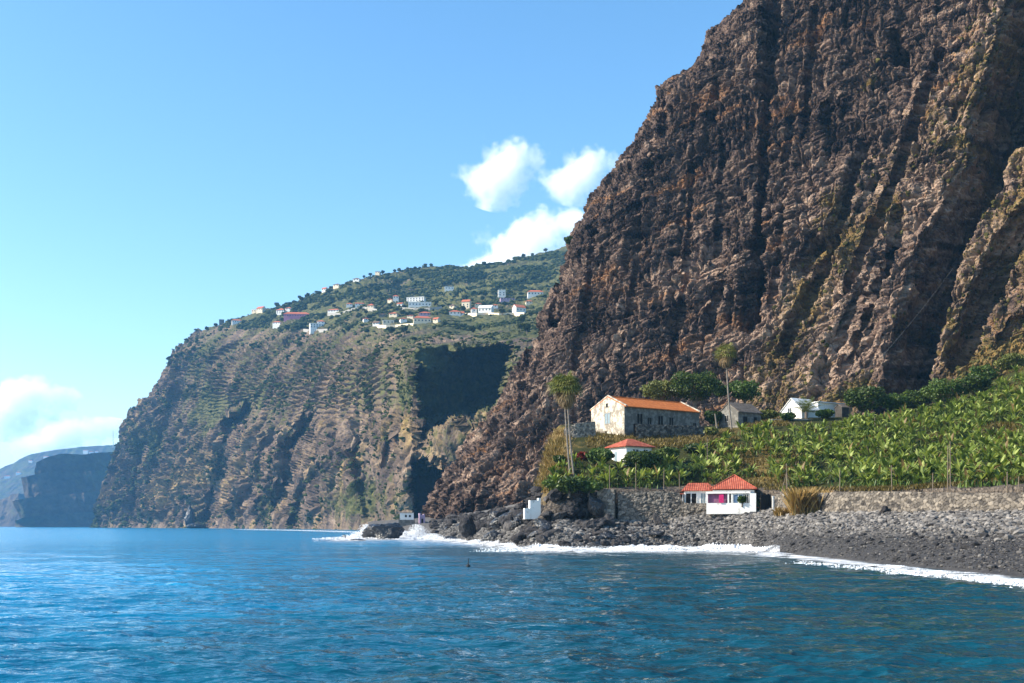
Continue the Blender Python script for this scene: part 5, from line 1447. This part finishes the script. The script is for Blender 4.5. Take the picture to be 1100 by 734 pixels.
# ---- individual mountain trees, sharing three crowns
def mountain_trees():
    protos = []
    for k in range(3):
        L = lobes_for(3.6, 3.4, 3.0, 7, 500 + k, 4.2)
        V, Fq, T = leaf_cloud(420, L, 0.85, 510 + k, 0.5)
        protos.append((V, Fq, T))
    r = random.Random(12); firsts = [None] * 3
    spots = [(457, 286), (463, 286), (446, 288.5), (438, 290), (424, 292), (411, 294), (398, 296), (391, 298), (372, 305), (355, 309), (343, 313), (330, 317), (322, 321), (312, 325), (305, 327), (297, 329), (286, 331),
             (268, 338), (246, 345), (232, 348), (222, 352), (520, 285), (548, 281), (562, 277), (572, 274), (586, 270), (204, 364)]
    for _ in range(95):
        spots.append((r.uniform(290, 590), r.uniform(296, 360)))
    for a, b in spots:
        p = hit(mount_bvh, a, b + 1.5) or hit(mount_bvh, a, b + 4)
        if p is None: continue
        if not clear_of_houses(p.x, p.y, 3): continue
        v = r.randrange(3)
        if firsts[v] is None:
            o = firsts[v] = thing('tree', 'x', 'tree', p)
            V, Fq, T = protos[v]; mesh_np('crown', V, Fq, M['scrub'], {'tone': T}, False, o)
            MB().tube([(0, 0, -2), (0, 0, 3.5)], [0.5, 0.3], 5).build('trunk', M['bark'], o)
        else: o = copy_tree(firsts[v])
        s = r.uniform(0.7, 1.5); o.location = p; o.scale = (s, s, s * r.uniform(0.85, 1.2)); o.rotation_euler = (0, 0, r.uniform(0, 6))
        tag(o, 'small dark green tree growing on the upper mountain slope among the village', 'tree', 'trees on the mountain slope')
mountain_trees()

# ================================================================== ROCKS
def rock(name, label, loc, sx, sy, sz, seed, mat='boulder', rot=0.0, group=None, cut=0.0, tilt=0.0):
    bv, bf = icosphere(4)
    q = bv * np.array([sx, sy, sz])
    m = min(sx, sy, sz)
    d = 0.22 * fbm(bv * 1.5 + seed * 3.1, 3, seed) + 0.12 * ridged(bv * 3.2 + seed, 3, seed + 2)
    # facets: clip against random planes
    r = np.random.default_rng(seed)
    for _ in range(11):
        n = r.normal(size=3); n /= np.linalg.norm(n); lim = r.uniform(0.62, 0.9)
        e = bv @ n; over = np.maximum(e - lim, 0)
        q = q - (over[:, None] * n) * np.array([sx, sy, sz]) * 0.9
    q = q * (1 + d)[:, None]
    q += 0.05 * m * gnoise(q / (0.35 * m + 0.05), seed + 6)[:, None] * bv
    ct, stl = math.cos(tilt), math.sin(tilt)
    x, z = q[:, 0] * ct - q[:, 2] * stl, q[:, 0] * stl + q[:, 2] * ct
    q = np.stack([x, q[:, 1], z], -1)
    tone = np.clip(0.32 + 0.3 * fbm(q / (m * 1.2 + .1), 3, seed) + 0.12 * r.normal(), 0, 1)
    o = mesh_np(name, q, bf, M[mat], {'tone': tone, 'moss': 0 * tone, 'ochre': 0 * tone})
    o.location = loc; o.rotation_euler = (0, 0, rot)
    return tag(o, label, 'rock', group)

def big_rock(label, a, b, D, wp, hp, seed, mat='boulder', tilt=0.0, name='boulder', sy=None):
    s = D / F
    c = at(a, b, D)
    return rock(name, label, c, wp * s / 2, (sy or wp * s / 2 * 0.8), hp * s / 2 * 1.1, seed, mat, 0.3 * math.sin(seed), None, 0, tilt)

big_rock('large black sea rock with spray behind it beside the white hut', 411, 573, 330, 42, 21, 1, 'wet_rock', 0.12, 'sea_rock')
big_rock('low black rock awash left of the large sea rock', 384, 581.5, 300, 20, 5, 2, 'wet_rock', 0, 'sea_rock')
big_rock('tiny black rock farthest left in the white water', 370, 577, 330, 5, 5, 3, 'wet_rock', 0, 'sea_rock')
big_rock('flat black rock alone in the water off the pebble shore', 566, 597, 152, 17, 4, 4, 'wet_rock', 0, 'sea_rock')
big_rock('small black rock left of the flat one in the water', 556, 597.5, 150, 7, 2.5, 5, 'wet_rock', 0, 'sea_rock')
big_rock('rounded black rock in the foam below the near cliff', 483, 580, 292, 17, 8, 6, 'wet_rock', 0, 'sea_rock')
big_rock('dark pointed sea stack at the foot of the far mountain', 203, 559, 1830, 11, 26, 7, 'wet_rock', 0, 'sea_stack')
big_rock('low black rock ledge at the foot of the sea stack', 210, 566, 1800, 20, 6, 8, 'wet_rock', 0, 'sea_stack')
big_rock('tall pointed brown rock standing between the cliff foot and surf', 502, 568, 272, 17, 24, 9, 'boulder', 0.15)
big_rock('big black slab boulder under the overhang of the near cliff', 548, 562, 245, 42, 20, 10, 'wet_rock', 0.25)
big_rock('dark boulder under the white stepped ruin', 583, 556, 218, 24, 16, 11)
big_rock('dark square boulder right below the green shore shrub', 600, 562, 205, 20, 13, 12)
big_rock('long brown slab tilted against the narrow stone wall', 633, 566, 199, 36, 15, 13, 'boulder', 0.5)
big_rock('tall black split boulder left of the narrow stone wall', 640, 545, 205, 16, 26, 14, 'wet_rock', 0.2)
big_rock('black boulder leaning between shrub and split boulder', 625, 552, 207, 20, 16, 15, 'wet_rock', 0.4)
big_rock('brown block boulder at the foot of the narrow stone wall', 655, 560, 201, 14, 16, 16)
big_rock('leaning pale slab before the tall retaining wall', 707, 559, 202.5, 8, 15, 17, 'boulder', 0.5)
big_rock('black low boulder below the leaning pale slab', 706, 573, 196, 18, 6, 18, 'wet_rock')
big_rock('flat dark boulder nearest the foam under the ruin', 590, 575, 192, 26, 9, 19, 'boulder', 0.35)
big_rock('dark grey boulder at the water edge left of the flat one', 560, 578, 200, 22, 10, 20, 'boulder', 0.2)
big_rock('pale round boulder set at the foot of the beach wall', 950, 549, 166, 10, 10, 21)
big_rock('dark boulder resting on the pebbles right of the pale boulder', 997, 560, 149, 9, 6, 22)
def end_rocks():
    r = random.Random(5)
    for k in range(26):
        a = r.uniform(566, 640); b = r.uniform(528, 556)
        p = hill_hit(a, b)
        if p is None: continue
        s_ = r.uniform(0.7, 1.5)
        rock('boulder', 'dark rough rock set in the bank under the tan reeds', Vector(p) + Vector((-0.2, -0.3, 0)), s_ * r.uniform(0.8, 1.4), s_, s_ * r.uniform(0.7, 1.0), 600 + k, 'boulder', r.uniform(0, 6), 'rocks in the bank under the reeds', 0, r.uniform(-.6, .6))
end_rocks()
def shore_boulders():
    r = random.Random(77); n = 0
    for k in range(150):
        a = r.uniform(462, 690) if k < 125 else r.uniform(690, 780)
        t = r.uniform(0.03, 1.02)
        q = beach_pt(np.array([a]), np.array([t]))[0]
        s = r.uniform(0.45, 1.45) * (1.3 if a < 590 else 0.75) * (0.7 if a > 690 else 1)
        rock('boulder', 'dark angular boulder in the rough heap along the rocky shore', Vector(q) + Vector((0, 0, s * 0.22)), s * r.uniform(0.8, 1.5), s, s * r.uniform(0.55, 0.9), 200 + k, 'boulder' if r.random() < 0.7 else 'wet_rock', r.uniform(0, 6.28), 'boulders heaped along the shore', 0, r.uniform(-0.5, 0.5))
def foot_boulders():
    r = random.Random(91)
    for k in range(70):
        a = r.uniform(478, 578); t = r.uniform(0.55, 1.25)
        q = beach_pt(np.array([a]), np.array([t]))[0]; s_ = r.uniform(0.8, 2.2)
        rock('boulder', 'dark angular boulder in the rough heap along the rocky shore', Vector(q) + Vector((0, 0, s_ * 0.2)), s_ * r.uniform(0.8, 1.5), s_, s_ * r.uniform(0.5, 0.9), 800 + k, 'boulder', r.uniform(0, 6.28), 'boulders heaped along the shore', 0, r.uniform(-0.5, 0.5))
foot_boulders()
shore_boulders()

# ================================================================== SEA
def sea_mat():
    m, nt = new_mat('sea_water'); co = coords(nt)
    mp = nd(nt, 'ShaderNodeMapping', Vector=co); mp.inputs['Scale'].default_value = (0.42, 1.0, 1.0); mp.inputs['Rotation'].default_value = (0, 0, R(8))
    n1 = noise(nt, mp.outputs[0], 1.5, 3, 0.55)
    n2 = noise(nt, mp.outputs[0], 0.42, 3, 0.5)
    n3 = noise(nt, mp.outputs[0], 0.085, 3, 0.5)
    n3 = math_(nt, 'ADD', math_(nt, 'MULTIPLY', n3, 0.7), math_(nt, 'MULTIPLY', noise(nt, mp.outputs[0], 0.19, 3, 0.6), 0.5))
    n0 = noise(nt, mp.outputs[0], 5.5, 2, 0.5)
    n1 = math_(nt, 'ADD', n1, math_(nt, 'MULTIPLY', n0, 0.28))
    hgt = math_(nt, 'ADD', math_(nt, 'MULTIPLY', n1, 0.40), math_(nt, 'ADD', math_(nt, 'MULTIPLY', n2, 1.0), math_(nt, 'MULTIPLY', n3, 2.2)))
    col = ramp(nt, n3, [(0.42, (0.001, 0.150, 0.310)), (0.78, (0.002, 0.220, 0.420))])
    col = mixc(nt, attr(nt, 'shallow_reflect'), col, (0.003, 0.046, 0.066))  # cliff's dark reflection painted into the water colour, along with a dark shallow bottom
    p = finish(nt, col, 0.09, hgt, 0.62, 1.0, 0.5)
    p.inputs['IOR'].default_value = 1.333
    nt.links.new(attr(nt, 'chop'), p.inputs['Roughness'])
    return m

def build_sea():
    py = np.concatenate([np.linspace(1100, 760, 60), np.arange(759.4, 660, -0.42), np.arange(660, 567, -0.21)])
    D = 4800 / (py - HY)
    D = np.concatenate([D, np.geomspace(D[-1] * 1.2, 30000, 14)])
    a = np.concatenate([np.linspace(-900, -80, 40), np.linspace(-78, 1178, 860), np.linspace(1190, 2000, 40)])
    Dm, A = np.meshgrid(D, a, indexing='ij')
    X = (A - CX) / F * Dm
    p = np.stack([X.ravel(), Dm.ravel(), 0 * X.ravel()], -1)
    rs = np.gradient(D); rs = np.repeat(rs[:, None], len(a), 1).ravel()
    z = 0
    for wl, am, sd in ((9.0, 0.16, 1), (4.2, 0.17, 2), (2.0, 0.16, 3), (1.0, 0.11, 4), (0.5, 0.055, 5)):
        fade = np.clip(1.4 - rs * 3.2 / wl, 0, 1)
        c, s = math.cos(R(9 * (sd - 2.5))), math.sin(R(9 * (sd - 2.5)))
        qx, qy = p[:, 0] * c + p[:, 1] * s, -p[:, 0] * s + p[:, 1] * c
        nz = gnoise(np.stack([qx / (wl * 2.0), qy / wl, 0 * qx + sd], -1), 700 + sd)
        z = z + am * fade * (1 - 2.2 * np.abs(nz)) * 0.8
    shore = 4800 / (np.interp(A.ravel(), WL[:, 0], WL[:, 1], left=570) - HY)
    calm = np.clip((shore - p[:, 1]) / 25, 0.25, 1)
    p[:, 2] = z * calm - 0.05
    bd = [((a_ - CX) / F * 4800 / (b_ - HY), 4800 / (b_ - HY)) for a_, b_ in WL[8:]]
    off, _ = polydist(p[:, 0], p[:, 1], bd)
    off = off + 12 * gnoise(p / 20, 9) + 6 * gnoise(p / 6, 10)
    sh_refl = 0.95 * sstep(74, 32, off)  # nearshore mask for the painted cliff reflection and dark bottom
    o = mesh_np('sea', p, grid_faces(len(D), len(a)), sea_mat(), {'shallow_reflect': sh_refl, 'chop': 0.07 + 0.12 * sstep(60, 420, p[:, 1])}, True)
    tag(o, 'blue rippled sea in the foreground reaching to the horizon', 'sea', None, 'structure')
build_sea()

# ================================================================== SURF
def foam_mat(name, lo, hi, scale):
    m, nt = new_mat(name); co = coords(nt)
    mp = nd(nt, 'ShaderNodeMapping', Vector=co); mp.inputs['Scale'].default_value = (0.55, 1.0, 1.0)
    n = noise(nt, mp.outputs[0], scale, 8, 0.72); n2 = noise(nt, co, scale * 4, 4, 0.6)
    v = math_(nt, 'ADD', attr(nt, 'foam'), math_(nt, 'MULTIPLY', math_(nt, 'SUBTRACT', n, 0.5), 2.2))
    al = ramp(nt, v, [(lo, (0, 0, 0)), (hi, (1, 1, 1))])
    p = nd(nt, 'ShaderNodeBsdfPrincipled', Roughness=0.7, Base_Color=(0.86, 0.88, 0.9, 1))
    b = nd(nt, 'ShaderNodeBump', Height=n2, Distance=0.25, Strength=0.7); nt.links.new(b.outputs[0], p.inputs['Normal'])
    tr = nd(nt, 'ShaderNodeBsdfTransparent')
    mx = nd(nt, 'ShaderNodeMixShader', i0=al, i1=tr.outputs[0], i2=p.outputs[0])
    o = nd(nt, 'ShaderNodeOutputMaterial'); nt.links.new(mx.outputs[0], o.inputs[0])
    return m
M['foam'] = foam_mat('sea_foam', 0.33, 0.70, 0.8)
M['spray'] = simple('spray_white', (0.86, 0.88, 0.9), 0.05, 2, 0.8, 0)

def surf(name, label, front, back, hgt, seed, extra=0.0):
    """front, back: (a, b) on the water; a lumpy band of white water between them"""
    fr, bk = np.array(front, float), np.array(back, float)
    a = np.arange(fr[0, 0], fr[-1, 0], 0.55); n = len(a); m = 46
    t = np.linspace(0, 1, m)
    Df = 4800 / (np.interp(a, fr[:, 0], fr[:, 1]) - HY); Db = 4800 / (np.interp(a, bk[:, 0], bk[:, 1]) - HY)
    T, A = np.meshgrid(t, a, indexing='ij'); D = Df[None] + (Db - Df)[None] * T
    X = (A - CX) / F * D
    q = np.stack([X.ravel(), D.ravel(), 0 * X.ravel()], -1)
    tt = T.ravel(); edge = np.sin(np.pi * np.clip(tt, 0, 1)) ** 0.5
    ends = np.clip((A.ravel() - fr[0, 0]) / 25, 0, 1) * np.clip((fr[-1, 0] - A.ravel()) / 25, 0, 1)
    lump = 0.45 + 0.9 * fbm(q * np.array([1, 2, 1]) / 4.0, 5, seed, 0.62)
    crest = np.exp(-((tt - 0.62) / 0.28) ** 2)
    q[:, 2] = 0.06 + hgt * crest * np.clip(lump, 0, 2) * edge * (0.2 + 1.0 * sstep(-0.3, 0.5, gnoise(q / 11, seed + 7)))
    foam = (0.20 + 0.36 * crest + extra) * edge ** 0.8 * (0.5 + 0.5 * ends) + 0.05
    o = mesh_np(name, q, grid_faces(m, n), M['foam'], {'foam': foam}, True)
    tag(o, label, 'surf', None, 'stuff')

surf('surf', 'long white breaking wave along the grey pebble shore', [(505, 589), (540, 594), (580, 597), (640, 598), (700, 597.5), (760, 598), (812, 600), (838, 602)],
     [(505, 579), (540, 585), (580, 588), (640, 588), (700, 586.5), (760, 586.5), (812, 590), (838, 593)], 1.9, 1, 0.12)
surf('surf', 'white swash running up the dark right beach', [(795, 600.5), (840, 607), (900, 614), (960, 621), (1020, 628), (1080, 634), (1130, 641), (1200, 652), (1400, 676)],
     [(795, 590), (840, 593.5), (900, 599), (960, 607), (1020, 613.5), (1080, 618), (1130, 623), (1200, 631), (1400, 655)], 0.45, 2, -0.03)
surf('surf', 'broken white water around the black rocks below the cliff', [(335, 583), (370, 585), (420, 586), (470, 588), (520, 592), (548, 595)],
     [(335, 580), (370, 577.5), (420, 574.5), (470, 577), (520, 582), (548, 586)], 1.5, 3, 0.08)
surf('surf', 'thin white line of surf along the foot of the mountain', [(250, 570.2), (300, 571), (350, 573), (400, 575)], [(250, 568.6), (300, 569), (350, 570), (400, 571.5)], 0.8, 4, -0.1)

def spray(label, spots, seed):
    r = np.random.default_rng(seed); P, S = [], []
    for a, b, D, sx, sz, n in spots:
        c = at(a, b, D)
        h = r.uniform(0, 1, n) ** 1.7
        x = c.x + r.normal(size=n) * sx * (0.45 + 0.5 * (1 - h)) + 0.5 * sx * h
        P.append(np.stack([x, c.y + r.normal(size=n) * sx * 0.6, h * sz * (0.6 + 0.4 * np.cos((x - c.x) / (sx + 1e-6)))], -1)); S.append((0.04 + 0.20 * r.uniform(0, 1, n) ** 2 * (1.2 - h)) * (1.0 if c.y > 250 else 0.55))
    P = np.concatenate(P); S = np.concatenate(S)
    o = merge_scatter('spray', stone_variants(5, 0, 0.5, 7)[0], bf0, P, S[:, None] * np.ones((1, 3)), M['spray'], None, seed, False)
    tag(o, label, 'spray', None, 'stuff')
spray('burst of white spray thrown up left of the large sea rock', [(392, 584, 335, 2.0, 4.6, 2600), (382, 584, 335, 2.4, 2.2, 1400), (372, 584, 330, 2.5, 1.2, 700)], 1)
spray('white spray flung up between the sea rock and the hut', [(446, 580, 345, 2.6, 4.6, 2400), (432, 581, 340, 2.2, 2.6, 1400), (462, 583, 330, 3, 1.8, 1200)], 2)
spray('ragged white spray along the crest of the breaking wave', [(x, 592, 172 + (x % 7), 1.6, 0.9 + 0.5 * ((x * 7) % 3) / 2, 170) for x in range(525, 800, 9)], 3)
spray('white droplets over the swash by the dark right beach', [(x, 616 + (x - 1000) * 0.1, 4800 / (567 + (x - 1000) * 0.1 + 54 - HY), 0.8, 0.45, 110) for x in range(860, 1150, 10)], 4)

for a, b, D, lab in ((503, 611, 104, 'small black upright buoy floating in the blue water'), (450, 609, 109, 'tiny black float low in the water left of the buoy')):
    s = 1 if a == 503 else 0.55
    o = thing('buoy', lab, 'buoy', at(a, b, D))
    MB().tube([(0, 0, -0.2), (0, 0, 0), (0, 0, 0.3 * s), (0, 0, 0.42 * s)], [0.12 * s, 0.2 * s, 0.2 * s, 0.08 * s], 10).build('float', M['buoy'], o)
    MB().tube([(0, 0, 0.4 * s), (0.03, 0, 0.95 * s)], [0.05 * s, 0.04 * s], 6).build('stick', M['buoy'], o)

# ================================================================== SKY, CLOUDS, AIR, LIGHT, CAMERA
w = bpy.data.worlds.new('World'); scene.world = w; w.use_nodes = True
nt = w.node_tree; nt.nodes.clear()
sk = nt.nodes.new('ShaderNodeTexSky'); sk.sky_type = 'NISHITA'; sk.sun_disc = False
el = math.asin(SUN[2]); az = math.atan2(SUN[0], SUN[1])
sk.sun_elevation = el; sk.sun_rotation = az; sk.altitude = 0; sk.air_density = 1.0; sk.dust_density = 0.6; sk.ozone_density = 1.6
bg = nt.nodes.new('ShaderNodeBackground'); bg.inputs[1].default_value = 0.14
hs = nt.nodes.new('ShaderNodeHueSaturation'); hs.inputs['Saturation'].default_value = 1.24; hs.inputs['Hue'].default_value = 0.495
ow = nt.nodes.new('ShaderNodeOutputWorld')
nt.links.new(sk.outputs[0], hs.inputs['Color']); nt.links.new(hs.outputs[0], bg.inputs[0]); nt.links.new(bg.outputs[0], ow.inputs[0])

def cloud_mat(dens):
    m, nt = new_mat('cloud_vapour'); co = coords(nt)
    n = noise(nt, co, 0.0019, 8, 0.62)
    ed = attr  # density falls towards the hull through the generated coordinates
    g = nd(nt, 'ShaderNodeTexCoord').outputs['Generated']
    mp = nd(nt, 'ShaderNodeMapping', Vector=g); mp.inputs['Location'].default_value = (-1, -1, -1); mp.inputs['Scale'].default_value = (2, 2, 2)
    ln = nd(nt, 'ShaderNodeVectorMath', {'operation': 'LENGTH'}, i0=mp.outputs[0]).outputs['Value']
    f = math_(nt, 'SUBTRACT', math_(nt, 'ADD', 0.62, math_(nt, 'MULTIPLY', math_(nt, 'SUBTRACT', n, 0.5), 3.5)), ln)
    f = math_(nt, 'MULTIPLY', f, 2.0, True)
    d = math_(nt, 'MULTIPLY', f, dens)
    v = nd(nt, 'ShaderNodeVolumePrincipled', Density=d, Anisotropy=0.2, Color=(1, 1, 1, 1))
    o = nd(nt, 'ShaderNodeOutputMaterial'); nt.links.new(v.outputs[0], o.inputs[1])
    return m
USE_CLOUDS, USE_HAZE = True, True
if USE_CLOUDS:
    M['cloud'] = cloud_mat(0.008)
    def cloud(label, a, b, D, wp, hp, rot=0):
        s = D / F; bv, bf = icosphere(3)
        q = bv * np.array([wp * s / 2, wp * s / 2 * 0.7, hp * s / 2])
        o = mesh_np('cloud', q, bf, M['cloud'], None, True); o.location = at(a, b, D); o.rotation_euler = (0, R(rot), 0)
        tag(o, label, 'cloud')
    cloud('small white cloud alone in the blue, left of the pair', 540, 182, 12000, 116, 92)
    cloud('soft white cloud nearest the upper cliff edge, right of the pair', 624, 186, 12500, 108, 72)
    cloud('large bright cloud rising behind the mountain ridge', 553, 274, 13000, 185, 92, -20)
    cloud('white billowing cloud low at the left edge of the sky', 14, 434, 14000, 150, 84)
    cloud('thin ragged cloud bank low over the far hills', 62, 472, 15000, 170, 46, -8)
if USE_HAZE:
    m, nt = new_mat('haze_air')
    v = nd(nt, 'ShaderNodeVolumePrincipled', Density=0.00006, Color=(0.22, 0.58, 1.0, 1), Anisotropy=0.0)
    o = nd(nt, 'ShaderNodeOutputMaterial'); nt.links.new(v.outputs[0], o.inputs[1])
    hz = MB().box(-42000, 42000, -400, 31000, -12, 640).build('haze', m)
    tag(hz, 'pale blue sea haze filling the air over the bay', 'haze', None, 'stuff')

sl = bpy.data.lights.new('Sun', 'SUN'); sl.energy = 5.0; sl.angle = R(0.53); sl.color = (1.0, 0.90, 0.74)
so = bpy.data.objects.new('Sun', sl); COL.objects.link(so)
so.rotation_euler = Vector(SUN).to_track_quat('Z', 'Y').to_euler()

cd = bpy.data.cameras.new('Camera'); cam = bpy.data.objects.new('Camera', cd); COL.objects.link(cam)
cam.location = (0, 0, CAMZ); cam.rotation_euler = (R(90), 0, 0)
cd.sensor_width = 36; cd.lens = 36 * F / 1100; cd.shift_y = (HY - 367) / 1100; cd.clip_start = 0.5; cd.clip_end = 120000
scene.camera = cam

scene.view_settings.view_transform = 'Standard'; scene.view_settings.look = 'None'
scene.view_settings.exposure = 0.97; scene.view_settings.gamma = 1; scene.view_settings.use_curve_mapping = False
cy = scene.cycles
cy.use_denoising = True
cy.max_bounces = 14; cy.diffuse_bounces = 3; cy.glossy_bounces = 3; cy.transmission_bounces = 3; cy.transparent_max_bounces = 12; cy.volume_bounces = 14
cy.volume_step_rate = 1.0; cy.volume_max_steps = 512
cy.sample_clamp_indirect = 6
cy.caustics_reflective = False; cy.caustics_refractive = False
